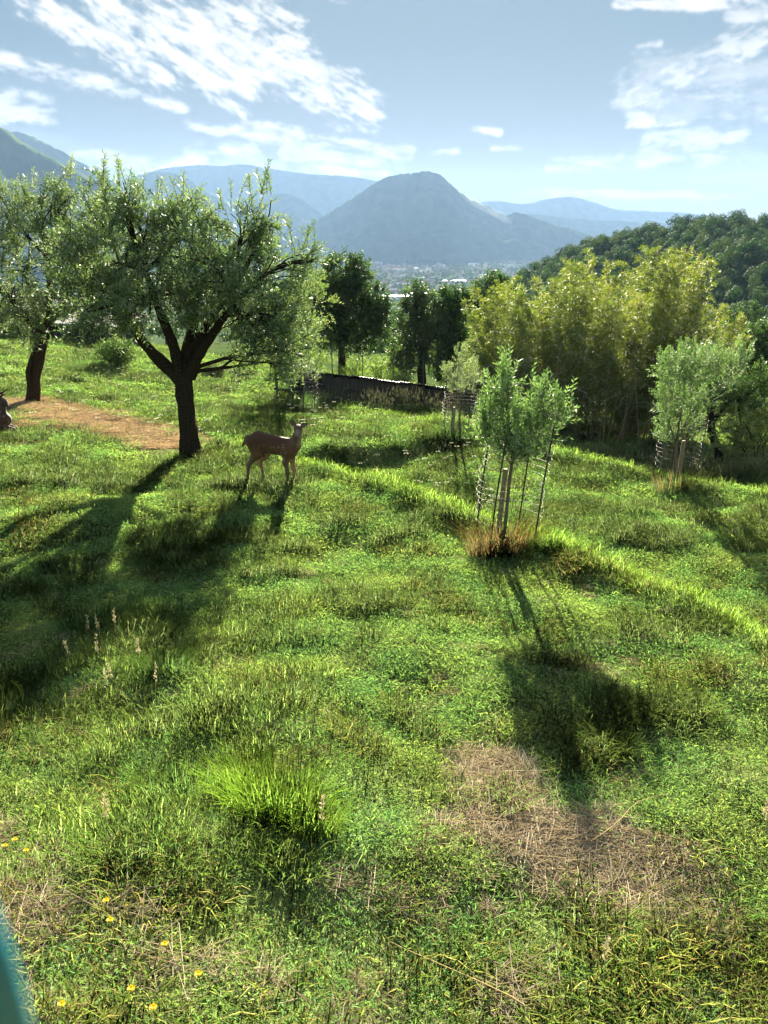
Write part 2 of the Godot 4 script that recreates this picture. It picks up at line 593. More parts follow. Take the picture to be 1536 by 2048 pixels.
func hill_height(x: float, d: float) -> float:
	# crest line at d 330, falling towards the meadow
	var px := x / 330.0
	var xs: Array[float] = []
	var ys: Array[float] = []
	for p in hill_pts:
		var q := at(p[0], p[1], 330.0)
		xs.append(q.x)
		ys.append(q.y - 4.2)
	var xx := px * 330.0 * 330.0 / maxf(d, 100.0)
	var s := 0
	while s < xs.size() - 2 and xs[s + 1] < xx:
		s += 1
	var crest := lerpf(ys[s], ys[s + 1], clampf((xx - xs[s]) / (xs[s + 1] - xs[s]), 0.0, 1.0))
	var low := -34.0
	if d <= 330.0:
		var u := clampf((330.0 - d) / 230.0, 0.0, 1.0)
		return lerpf(crest, low, pow(u, 1.15)) + broad.get_noise_2d(x * 0.12, d * 0.12) * 5.0 * sin(u * PI)
	return lerpf(crest, -60.0, clampf((d - 330.0) / 200.0, 0.0, 1.0))

func build_hill() -> void:
	var b := Buf.new()
	var nx := 60
	var nd := 40
	for j in nd:
		for k in nx:
			var d := lerpf(90.0, 520.0, float(j) / (nd - 1))
			var x := lerpf(10.0, 260.0, float(k) / (nx - 1)) * (0.35 + 0.65 * d / 330.0)
			b.v.append(Vector3(x, hill_height(x, d), -d))
			b.n.append(Vector3.UP)
			b.c.append(Color.WHITE)
	for j in nd - 1:
		for k in nx - 1:
			var a := j * nx + k
			b.i.append_array([a, a + nx, a + 1, a + 1, a + nx, a + nx + 1])
	smooth_normals(b)
	structure("hill", b.mesh(grained("wood_floor", [Color(0.02, 0.03, 0.012), Color(0.04, 0.06, 0.02)], 12.0, 0.95)), "wooded hill rising beyond the bamboo", "hill")
	# tree kinds: crowns of leaf clumps
	var kinds: Array[Node3D] = []
	var leafm := plain("wood_leaf", 0.8, 0.25, Color(0.3, 0.4, 0.15))
	var bark := bark_of(0)
	var crowns: Array[Mesh] = []
	var trunk_b := Buf.new()
	trunk_b.tube([Vector3(0, -1, 0), Vector3(0.1, 2, 0), Vector3(0, 4.5, 0.1)], [0.22, 0.17, 0.08], 6, Color.WHITE)
	var trunk_m := trunk_b.mesh(bark)
	for k in 6:
		var c := Buf.new()
		var tone := [Color(0.045, 0.085, 0.022), Color(0.06, 0.10, 0.025), Color(0.035, 0.07, 0.025), Color(0.075, 0.105, 0.03), Color(0.05, 0.075, 0.03), Color(0.04, 0.08, 0.02)][k] as Color
		var lobes := 6 + k % 3
		for l in lobes:
			var o := Vector3(rng.randf_range(-2.3, 2.3), rng.randf_range(2.6, 6.6), rng.randf_range(-2.3, 2.3))
			if l == 0:
				o = Vector3(0, 7.0, 0)
			var r := rng.randf_range(1.1, 2.0)
			for q in 190:
				var n := unit()
				n.y = maxf(n.y, -0.75)
				n = n.normalized()
				var p := o + n * r * rng.randf_range(0.85, 1.05)
				var dr := (n.cross(unit()) + unit() * 0.35).normalized()
				c.leaf(p, dr, (n.cross(dr) + unit() * 0.3).normalized(), rng.randf_range(0.35, 0.62), rng.randf_range(0.22, 0.38), vary(tone * LEAF * 0.45, 0.3, 0.1))
		crowns.append(c.mesh(leafm))
	var spots := []
	var tries := 0
	while spots.size() < 1000 and tries < 24000:
		tries += 1
		var d := lerpf(105.0, 350.0, sqrt(rng.randf()))
		var x := d * rng.randf_range(0.10, 0.60)
		var y := hill_height(x, d)
		var ok := true
		for s in spots:
			if (s[0] - x) * (s[0] - x) + (s[1] - d) * (s[1] - d) < 15.0:
				ok = false
				break
		if ok:
			spots.append([x, d, y])
	spots.sort_custom(func(a, q): return a[1] - a[2] * 3.0 < q[1] - q[2] * 3.0)
	# things: those whose crowns show; the hindmost and lowest as one mass
	var mass: Array[Crowd] = []
	for k in 6:
		mass.append(Crowd.new())
	var made := 0
	for s in spots:
		var k := rng.randi() % 6
		var size := rng.randf_range(0.48, 0.82) * (0.9 + 0.5 * rng.randf() * rng.randf())
		var px: float = s[0] / s[1]
		if made < 300 and s[1] > 225.0 and px < 0.52 and px > 0.14:
			made += 1
			var t := thing("hill_tree", "%s tree %s of the wooded hill" % [["fresh green", "bright green", "deep green", "yellowish green", "grey green", "mid green"][k], "standing on the crest" if s[1] > 300.0 else ("high on the upper slope" if s[1] > 245.0 else "on the lower slope")], "tree", Vector3(s[0], s[2] - 1.0, -s[1]), rng.randf() * TAU, "trees covering the wooded hill")
			t.scale = Vector3(1.0, rng.randf_range(0.85, 1.15), 1.0) * size
			part("trunk", trunk_m, t)
			part("crown", crowns[k], t)
		else:
			mass[k].put(Transform3D(Basis(Vector3.UP, rng.randf() * TAU).scaled(Vector3.ONE * size), Vector3(s[0], s[2] - 1.0, -s[1])), Color.WHITE)
	for k in 6:
		crowd("hillside_woods", crowns[k], mass[k], "wood filling the slopes of the hill between its taller trees", "wood")
	# single trees down in the valley, seen between the meadow's trees
	for s in [[800, 640, 130, 1.0], [830, 615, 190, 1.2], [812, 612, 260, 1.2], [790, 640, 200, 1.0], [765, 655, 110, 0.9], [860, 640, 120, 1.0], [740, 640, 180, 1.0], [700, 620, 240, 1.1], [900, 610, 170, 1.2], [775, 628, 300, 1.2], [845, 622, 320, 1.3], [650, 630, 160, 1.2], [560, 640, 120, 1.0], [470, 640, 150, 1.2], [330, 650, 140, 1.2], [250, 640, 170, 1.2]]:
		var p := at(s[0], s[1], s[2])
		var g := valley(p.x, s[2])
		var t := thing("valley_tree", "dark leafy tree down the slope between meadow and town", "tree", Vector3(p.x, g, -float(s[2])), rng.randf() * TAU, "trees on the slope below the meadow")
		var size := clampf((p.y - g) / 8.0, 0.6, 2.4)
		t.scale = Vector3(maxf(size, 0.9) * s[3] * 0.9, size, maxf(size, 0.9) * s[3] * 0.9)
		part("trunk", trunk_m, t)
		part("crown", crowns[rng.randi() % 6], t)
	# pale hay field seen between the trees
	var fb := Buf.new()
	var q0 := [[-2.0, 210.0], [9.0, 205.0], [14.0, 262.0], [-6.0, 268.0]]
	var fp: Array[Vector3] = []
	for q in q0:
		fp.append(Vector3(q[0], valley(q[0], q[1]) + 0.9, -q[1]))
	fb.quad(fp[0], fp[1], fp[2], fp[3], Color.WHITE)
	structure("hay_field", fb.mesh(grained("hay", [Color(0.13, 0.15, 0.05), Color(0.20, 0.20, 0.08)], 14.0, 0.95)), "pale yellow green field down the slope between the trees", "field")
	# the town
	var roofs := [Color(0.30, 0.12, 0.07), Color(0.36, 0.18, 0.11), Color(0.5, 0.48, 0.45), Color(0.24, 0.12, 0.08), Color(0.6, 0.6, 0.6)]
	var walls := [Color(0.75, 0.72, 0.65), Color(0.8, 0.8, 0.78), Color(0.7, 0.6, 0.45), Color(0.62, 0.5, 0.4), Color(0.8, 0.74, 0.6)]
	var wm := plain("render_wall", 0.8)
	var rm := plain("roof_tile", 0.6, 0.4)
	var glassm := plain("window_dark", 0.2)
	for k in 190:
		var d := lerpf(1350.0, 3050.0, pow(rng.randf(), 0.8))
		var x := d * rng.randf_range(-0.075, 0.165)
		var l := rng.randf_range(9, 20) * (1.8 if rng.randf() < 0.15 else 1.0)
		var wd := rng.randf_range(8, 12)
		var hh := rng.randf_range(5, 10) * (1.6 if rng.randf() < 0.1 else 1.0)
		if k == 0: d = 2350; x = d * 0.015; l = 60; wd = 16; hh = 17
		if k == 1: d = 1360; x = d * 0.021; l = 74; wd = 30; hh = 8
		if k == 2: d = 1420; x = d * 0.05; l = 46; wd = 25; hh = 8
		if k == 3: d = 1900; x = d * 0.085; l = 60; wd = 20; hh = 7
		house(x, d, l, wd, hh, walls[rng.randi() % 5] if k > 3 else Color(0.8, 0.8, 0.8), roofs[rng.randi() % 5] if k > 3 else [roofs[0], roofs[4], roofs[4], roofs[2]][k], wm, rm, glassm, k < 4)
	# trees of the town: one mass that nobody could count
	var tb: Array[Crowd] = []
	for k in 6:
		tb.append(Crowd.new())
	for k in 1500:
		var d := lerpf(1250.0, 3250.0, pow(rng.randf(), 0.8))
		var x := d * rng.randf_range(-0.12, 0.2)
		var size := rng.randf_range(0.7, 1.7)
		var tall := 1.0
		if rng.randf() < 0.08:
			tall = 2.2
			size = 1.0
		tb[k % 6].put(Transform3D(Basis.from_scale(Vector3(size * 1.4, size * tall, size * 1.4)), Vector3(x, valley(x, d), -d)), Color(0.8, 0.8, 0.8))
	for k in 6:
		crowd("town_woods", crowns[k], tb[k], "trees and gardens filling the gaps between the houses of the town", "wood")

func house(x: float, d: float, l: float, wd: float, hh: float, wall: Color, roof: Color, wm: Material, rm: Material, gm: Material, big: bool) -> void:
	var label := "%s house with %s pitched roof among the trees of the hazy town" % ["large" if l > 21.0 else ("tall" if hh > 10.0 else ("small" if l < 12.0 else "pale")), "grey" if roof.g > 0.4 else ("brown" if roof.r < 0.28 else "red")]
	if big:
		label = "long pale flat roofed hall at the edge of the hazy town" if l > 40 and hh < 10 else "large white block with red roof standing above the town"
	var t := thing("town_house", label, "house", Vector3(x, valley(x, d) - 1.0, -d), rng.randf_range(-0.9, 0.9) if not big else rng.randf_range(-0.1, 0.1), "buildings of the town in the valley")
	var b := Buf.new()
	b.box(Vector3(-l / 2, -2, -wd / 2), Vector3(l / 2, hh, wd / 2), wall)
	part("wall", b.mesh(wm), t)
	var r := Buf.new()
	var rise := wd * 0.28 if not (big and hh < 10) else 0.8
	var e := 0.6
	var a := Vector3(-l / 2 - e, hh, wd / 2 + e)
	var c := Vector3(l / 2 + e, hh, wd / 2 + e)
	var f := Vector3(-l / 2 - e, hh, -wd / 2 - e)
	var g := Vector3(l / 2 + e, hh, -wd / 2 - e)
	var m := Vector3(-l / 2 - e, hh + rise, 0)
	var n := Vector3(l / 2 + e, hh + rise, 0)
	r.quad(a, c, n, m, roof); r.quad(g, f, m, n, roof); r.tri(a, m, f, wall); r.tri(c, g, n, wall); r.quad(a, f, g, c, roof)
	part("roof", r.mesh(rm), t)

# ---------------------------------------------------------------- meadow
func build_meadow() -> void:
	var b := Buf.new()
	for j in GND:
		for k in GNX:
			var x := GX0 + k * GSTEP
			var d := GD0 + j * GSTEP
			b.v.append(Vector3(x, grid[j * GNX + k], -d))
			b.n.append(Vector3.UP)
			b.c.append(Color.WHITE)
	for j in GND - 1:
		for k in GNX - 1:
			var a := j * GNX + k
			b.i.append_array([a, a + GNX, a + 1, a + 1, a + GNX, a + GNX + 1])
	smooth_normals(b)
	structure("meadow_ground", b.mesh(grained("meadow_soil", [Color(0.06, 0.07, 0.03), Color(0.085, 0.11, 0.036), Color(0.12, 0.15, 0.05), Color(0.15, 0.14, 0.075)], 1.6, 1.0, 2.0, 0.04)), "sloping grassy ground of the olive meadow", "ground")

# bits of dead straw: patches given by foot points; value 0..1
var straw_spots := [
	# x, d, rx, rd, weight
	[0.72, 4.15, 0.28, 0.42, 1.15], [0.95, 3.72, 0.42, 0.22, 1.1], [1.25, 3.40, 0.45, 0.22, 1.25], [0.85, 3.45, 0.35, 0.2, 0.8], [1.42, 3.12, 0.25, 0.2, 0.8], [0.4, 3.6, 0.22, 0.1, 0.4], [1.62, 2.75, 0.3, 0.15, 0.3], [1.75, 3.0, 0.25, 0.12, 0.3],
	[-10.0, 21.9, 1.1, 0.8, 1.3], [-8.8, 21.1, 1.4, 0.85, 1.35], [-7.6, 20.0, 1.4, 0.8, 1.35], [-6.6, 19.1, 1.3, 0.75, 1.35], [-5.6, 18.1, 1.2, 0.7, 1.35], [-4.9, 17.2, 0.8, 0.6, 1.35], [-8.6, 18.8, 1.2, 0.6, 0.6], [-7.0, 17.8, 1.0, 0.5, 0.5], [-10.2, 19.6, 1.3, 0.8, 0.6], [-9.2, 16.6, 1.2, 0.6, 0.35],
	[-2.0, 3.0, 0.6, 0.4, 0.36], [-1.5, 2.6, 0.7, 0.25, 0.32], [-1.0, 2.45, 0.5, 0.2, 0.28], [0.0, 3.0, 0.4, 0.15, 0.35], [0.15, 2.6, 0.5, 0.12, 0.3],
]
var soil_spots := [[-4.9, 16.1, 0.8, 0.45, 1.0], [-4.3, 16.4, 0.8, 0.5, 0.9], [-18.5, 33.0, 2.4, 1.6, 1.0], [-2.1, 3.1, 0.35, 0.2, 0.8], [-1.8, 2.65, 0.35, 0.15, 0.7], [-1.25, 2.7, 0.2, 0.1, 0.6], [0.1, 3.05, 0.2, 0.08, 0.7], [1.2, 3.28, 0.25, 0.12, 0.6]]

func within(list: Array, x: float, d: float) -> float:
	var most := 0.0
	for s in list:
		var e: float = ((x - s[0]) / s[2]) ** 2 + ((d - s[1]) / s[3]) ** 2
		if e < 2.2:
			most = maxf(most, s[4] * clampf(1.7 - e, 0.0, 1.0))
	return most

func turf_mesh(blades: int, spread: float, high: float, wide: float, lean: float, tones: Array, mat: Material, upright := 0.5, arch := 1.0) -> ArrayMesh:
	var b := Buf.new()
	for k in blades:
		var a := rng.randf() * TAU
		var r := spread * sqrt(rng.randf())
		var p := Vector3(cos(a) * r, -0.015, sin(a) * r)
		var o := Vector3(cos(a), 0, sin(a)) * 0.5 + Vector3(rng.randf_range(-1, 1), 0, rng.randf_range(-1, 1))
		o = o.normalized()
		var h := high * rng.randf_range(upright, 1.15)
		var col: Color = vary(tones[rng.randi() % tones.size()] * LEAF, 0.22, 0.10)
		b.blade(p, o, h, h * lean * rng.randf_range(0.3, 1.3), wide * rng.randf_range(0.7, 1.25), col, col * 1.12, arch * rng.randf_range(0.6, 1.2))
	return b.mesh(mat)

func stalk_mesh(count: int, spread: float, high: float, mat: Material, tone: Color, head: Color, plume: float) -> ArrayMesh:
	var b := Buf.new()
	for k in count:
		var p := Vector3(rng.randf_range(-spread, spread), -0.02, rng.randf_range(-spread, spread))
		var o := Vector3(rng.randf_range(-1, 1), 0, rng.randf_range(-1, 1)).normalized()
		var h := high * rng.randf_range(0.7, 1.15)
		var mid := p + Vector3(0, h * 0.6, 0) + o * h * 0.06
		var tip := p + Vector3(0, h, 0) + o * h * 0.2
		b.tube([p, mid, tip], [0.0022, 0.0016, 0.001], 3, vary(tone))
		for q in 16:
			var t := q / 15.0
			var at_p := tip.lerp(mid, t * plume)
			var dr := (unit() * 0.8 + (tip - mid).normalized()).normalized()
			b.leaf(at_p, dr, across(dr), rng.randf_range(0.014, 0.03) * (0.6 + t), 0.007, vary(head))
	return b.mesh(mat)

func build_grass() -> void:
	var gm := plain("grass_blade", 0.6, 0.25, Color(0.90, 1.0, 0.60))
	var dry := plain("dry_grass", 0.9, 0.2, Color(0.45, 0.42, 0.33))
	var greens := [Color(0.099, 0.150, 0.064), Color(0.115, 0.170, 0.068), Color(0.142, 0.187, 0.083), Color(0.089, 0.136, 0.064)]
	var mixed := greens + [Color(0.14, 0.175, 0.085), Color(0.10, 0.165, 0.075)]
	var dries := [Color(0.38, 0.325, 0.23), Color(0.48, 0.425, 0.315), Color(0.29, 0.24, 0.17)]
	var short: Array[ArrayMesh] = []
	var long: Array[ArrayMesh] = []
	var parched: Array[ArrayMesh] = []
	for k in 5:
		short.append(turf_mesh(60, 0.11, 0.055, 0.0045, 1.2, mixed, gm, 0.3))
	var yellowed := [Color(0.20, 0.17, 0.09), Color(0.26, 0.21, 0.11), Color(0.12, 0.17, 0.05), Color(0.10, 0.16, 0.04), Color(0.15, 0.17, 0.06)]
	for k in 2:
		parched.append(turf_mesh(44, 0.12, 0.12, 0.006, 1.2, yellowed, gm, 0.3))
	var rank: Array[ArrayMesh] = []
	var fresh := [Color(0.14, 0.235, 0.06), Color(0.165, 0.26, 0.065), Color(0.125, 0.21, 0.055), Color(0.19, 0.25, 0.085)]  # fresh growth, its tones also brightened to stand for sun on the near bank
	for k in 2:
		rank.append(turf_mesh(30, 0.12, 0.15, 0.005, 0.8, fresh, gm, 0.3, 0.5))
	for k in 5:
		long.append(turf_mesh(38, 0.13, 0.16, 0.0065, 1.0, greens if k < 4 else mixed, gm, 0.3))
	# low broad leaves between the blades: clover and herbs
	var herb_m := plain("herb_leaf", 1.0, 0.0, Color(0.85, 1.0, 0.5))
	var herbs: Array[ArrayMesh] = []
	for k in 3:
		var hb := Buf.new()
		for q in 110:
			var a := rng.randf() * TAU
			var r := 0.15 * sqrt(rng.randf())
			var o := Vector3(rng.randf_range(-1, 1), rng.randf_range(-0.3, 0.9), rng.randf_range(-1, 1)).normalized()
			hb.leaf(Vector3(cos(a) * r, rng.randf_range(0.006, 0.035), sin(a) * r), o, o.cross(Vector3.UP).normalized().rotated(o, rng.randf_range(-1.1, 1.1)), rng.randf_range(0.014, 0.042), rng.randf_range(0.0045, 0.008), vary((mixed[rng.randi() % mixed.size()] as Color) * LEAF * 0.78, 0.3, 0.12))
		herbs.append(hb.mesh(herb_m))
	var hw: Array[Crowd] = [Crowd.new(), Crowd.new(), Crowd.new()]
	var ws: Array[Crowd] = []
	for k in 14:
		ws.append(Crowd.new())
	# bands: from, to, tufts for a square metre, size
	for band in [[1.6, 5.0, 85.0, 1.0], [5.0, 9.0, 66.0, 1.15], [9.0, 15.0, 38.0, 1.5], [15.0, 26.0, 16.0, 2.2], [26.0, 44.0, 6.0, 3.2]]:
		var far: float = band[1]
		var side := 0.56 * far + 1.6
		for k in int((far - band[0]) * side * 2.0 * band[2]):
			var d := rng.randf_range(band[0], far)
			var x := rng.randf_range(-side, side)
			if absf(x) > 0.56 * d + 1.6 or rng.randf() < maxf(within(straw_spots, x, d) * (0.8 + patchy.get_noise_2d(x * 4.0, d * 4.0) * 0.8), within(soil_spots, x, d)):
				continue
			var size: float = band[3] * rng.randf_range(0.8, 1.25)
			var up := Basis(Quaternion(Vector3.UP, slope_at(x, d))) * Basis(Vector3.UP, rng.randf() * TAU)
			var dryness := clampf(0.4 + patchy.get_noise_2d(x * 2.0 + 11.0, d * 2.0) * 1.2, 0.0, 1.0)
			hw[k % 3].put(Transform3D(up * Basis.from_scale(Vector3(size, size, size)), on_ground(x, d)), Color(0.8, 0.95, 0.85).lerp(Color(1.2, 1.05, 0.8), dryness) * rng.randf_range(0.8, 1.15))
	for k in 3:
		crowd("low_herbs", herbs[k], hw[k], "low clover and herbs carpeting the ground between the grass blades", "herbs")
	for band in [[1.6, 4.5, 135.0, 0.95], [4.5, 8.0, 125.0, 1.0], [8.0, 13.0, 75.0, 1.25], [13.0, 20.0, 34.0, 1.6], [20.0, 30.0, 19.0, 2.1], [30.0, 46.0, 11.0, 2.6]]:
		var d0: float = band[0]
		var d1: float = band[1]
		var half := 0.56 * d1 + 1.6
		var n := int((d1 - d0) * half * 2.0 * band[2])
		for k in n:
			var d := rng.randf_range(d0, d1)
			var x := rng.randf_range(-half, half)
			if absf(x) > 0.56 * d + 1.6:
				continue
			var st := within(straw_spots, x, d)
			var so := within(soil_spots, x, d)
			if d < 8.0 and x < 0.1 - (d - 2.0) * 0.15 and rng.randf() < 0.35:
				continue
			if rng.randf() < maxf(st * (0.85 + patchy.get_noise_2d(x * 4.0, d * 4.0) * 0.8), so * 0.97):
				continue
			var pa := patchy.get_noise_2d(x * 1.0, d * 1.0)
			var pb := patchy.get_noise_2d(x * 3.1 + 40.0, d * 3.1)
			# how tall the grass stands here
			var tall := 0.12 + pa * 0.75 + pb * 0.65
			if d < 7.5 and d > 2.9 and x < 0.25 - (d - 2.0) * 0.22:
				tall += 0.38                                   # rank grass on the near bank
			if d > 12.5:
				tall += 0.28
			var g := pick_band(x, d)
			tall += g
			var is_long := tall > 0.42
			var m := (5 + rng.randi() % 5) if is_long else rng.randi() % 5
			# yellowed grass low on the near slope
			var pc := patchy.get_noise_2d(x * 0.9 + 70.0, d * 1.3)
			if rng.randf() < clampf(pc * 1.6 + (0.68 if d < 3.0 else -0.02 if d < 5.5 else -0.15) + (0.25 if d < 3.4 and x < -0.9 else 0.0) - (0.3 if d > 3.3 and d < 7.5 and x < -0.3 else 0.0), 0.0, 0.85):
				m = 10 + rng.randi() % 2
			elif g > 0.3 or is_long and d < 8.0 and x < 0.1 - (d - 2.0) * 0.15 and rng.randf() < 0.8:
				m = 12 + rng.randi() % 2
			var size: float = band[3] * rng.randf_range(0.7, 1.25)
			var high := size * (clampf(0.55 + tall * 0.75, 0.5, 1.5) if is_long else clampf(0.9 + tall, 0.55, 1.5))
			if d > 13.0:
				high = high / band[3] * (0.65 + 0.35 * band[3]) * (1.0 if is_long else 1.25)
			var nrm := slope_at(x, d)
			var bs := Basis(Quaternion(Vector3.UP, nrm.lerp(Vector3.UP, 0.4).normalized())) * Basis(Vector3.UP, rng.randf() * TAU)
			bs = bs * Basis.from_scale(Vector3(size, high, size))
			var yel := clampf(0.5 + pb * 0.9 + pa * 0.5 + g * 0.6, 0.0, 1.0)
			var tint := Color(0.82, 0.92, 0.92).lerp(Color(1.12, 1.10, 0.85), yel)
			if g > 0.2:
				tint = tint.lerp(Color(1.35, 1.5, 0.8), minf(1.0, (g - 0.2) * 2.5))  # sunlit look of the terrace edges put into a brighter lime tint
			tint = tint * rng.randf_range(0.82, 1.15)
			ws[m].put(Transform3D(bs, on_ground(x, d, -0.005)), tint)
	for k in 2:
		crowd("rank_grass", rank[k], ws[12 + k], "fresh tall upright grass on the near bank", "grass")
	for k in 2:
		crowd("yellowed_grass", parched[k], ws[10 + k], "yellowed dry grass mixed into the turf of the near slope", "grass")
	for k in 5:
		crowd("short_grass", short[k], ws[k], "short grazed green grass carpeting the meadow", "grass")
		crowd("long_grass", long[k], ws[5 + k], "longer lush grass growing in patches over the meadow", "grass")
	# dead straw lying about
	var sb := Buf.new()
	for k in 44:
		var a := rng.randf() * TAU
		var dr := Vector3(cos(a), rng.randf_range(-0.06, 0.20), sin(a)).normalized()
		var p := Vector3(rng.randf_range(-0.1, 0.1), rng.randf_range(0.0, 0.03), rng.randf_range(-0.1, 0.1)) - dr * 0.08
		var l := rng.randf_range(0.06, 0.30)
		b_straw(sb, p, dr, l, vary(dries[rng.randi() % 3], 0.25, 0.06))
	var straw_m := sb.mesh(dry)
	var sw := Crowd.new()
	var tries := 0
	for s in straw_spots:
		var n := int(s[2] * s[3] * PI * s[4] * (260.0 if s[1] < 8.0 else 130.0))
		for k in n:
			var a := rng.randf() * TAU
			var r := sqrt(rng.randf()) * 1.25
			var x: float = s[0] + cos(a) * r * s[2]
			var d: float = s[1] + sin(a) * r * s[3]
			var w := within(straw_spots, x, d) * 0.8 + patchy.get_noise_2d(x * 4.0, d * 4.0) * 1.3
			if rng.randf() > w:
				continue
			var size := rng.randf_range(0.7, 1.3) * (1.0 if d < 8.0 else 1.5)
			sw.put(Transform3D(Basis(Vector3.UP, rng.randf() * TAU).scaled(Vector3(size, size, size)), on_ground(x, d, 0.004 + rng.randf() * 0.02)), (Color.WHITE if d < 8.0 else Color(1.1, 1.0, 0.92)) * rng.randf_range(0.75, 1.2))
	# stray stems everywhere
	for k in 1500:
		var d := 2.0 + 16.0 * pow(rng.randf(), 1.6)
		var x := rng.randf_range(-1, 1) * (0.55 * d + 1.0)
		if patchy.get_noise_2d(x * 1.5 + 9.0, d * 1.5) < 0.12:
			continue
		sw.put(Transform3D(Basis(Vector3.UP, rng.randf() * TAU).scaled(Vector3(0.6, 0.9, 0.6)), on_ground(x, d, 0.01)), Color.WHITE * rng.randf_range(0.7, 1.1))
	crowd("dry_straw", straw_m, sw, "dry yellow straw lying in flattened patches on the grass", "straw")

func b_straw(b: Buf, p: Vector3, dr: Vector3, l: float, col: Color) -> void:
	var s := dr.cross(Vector3.UP).normalized() * 0.0014
	var up := s.cross(dr).normalized() * 0.0014
	var e := p + dr * l + Vector3(0, -l * 0.08, 0)
	b.quad(p - s, p + s, e + s, e - s, col)
	b.quad(p - up, p + up, e + up, e - up, col)

# rank grass along the terrace edges; the weight also tints it like a sunlit rim
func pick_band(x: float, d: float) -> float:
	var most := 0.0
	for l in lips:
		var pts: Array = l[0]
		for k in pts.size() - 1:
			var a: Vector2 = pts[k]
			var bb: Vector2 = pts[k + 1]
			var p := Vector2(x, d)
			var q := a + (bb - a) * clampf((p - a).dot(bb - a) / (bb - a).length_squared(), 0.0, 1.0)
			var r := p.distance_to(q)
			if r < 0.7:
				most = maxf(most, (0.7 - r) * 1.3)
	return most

# one tussock: a thing of its own
func tussock(px: float, py: float, wide: float, high: float, tones: Array, label: String, blades: int, called := "grass_tussock", lean := 0.55, group := "") -> Vector3:
	var p := foot(px, py)
	var b := Buf.new()
	for k in blades:
		var a := rng.randf() * TAU
		var r := wide * 0.5 * sqrt(rng.randf())
		var o := Vector3(cos(a), 0, sin(a))
		var q := Vector3(o.x * r * 0.85, 0, o.z * r * 0.55)
		var h := high * rng.randf_range(0.35, 1.15) * (1.0 - 0.35 * r / wide)
		var oo := (o * (r / wide * 2.0) + Vector3(rng.randf_range(-0.5, 0.5), 0, rng.randf_range(-0.5, 0.5))).normalized()
		var col: Color = vary(tones[rng.randi() % tones.size()] * LEAF, 0.2, 0.1)
		q.y = ground(p.x + q.x, -p.z - q.z) - p.y - 0.02
		b.blade(q, oo, h, h * lean * rng.randf_range(0.2, 2.2), 0.0055, col, col * 1.1, rng.randf_range(0.0, 0.5))
	var o2 := single(called, b.mesh(plain("grass_blade", 0.45)), label, "grass", p, group)
	return p

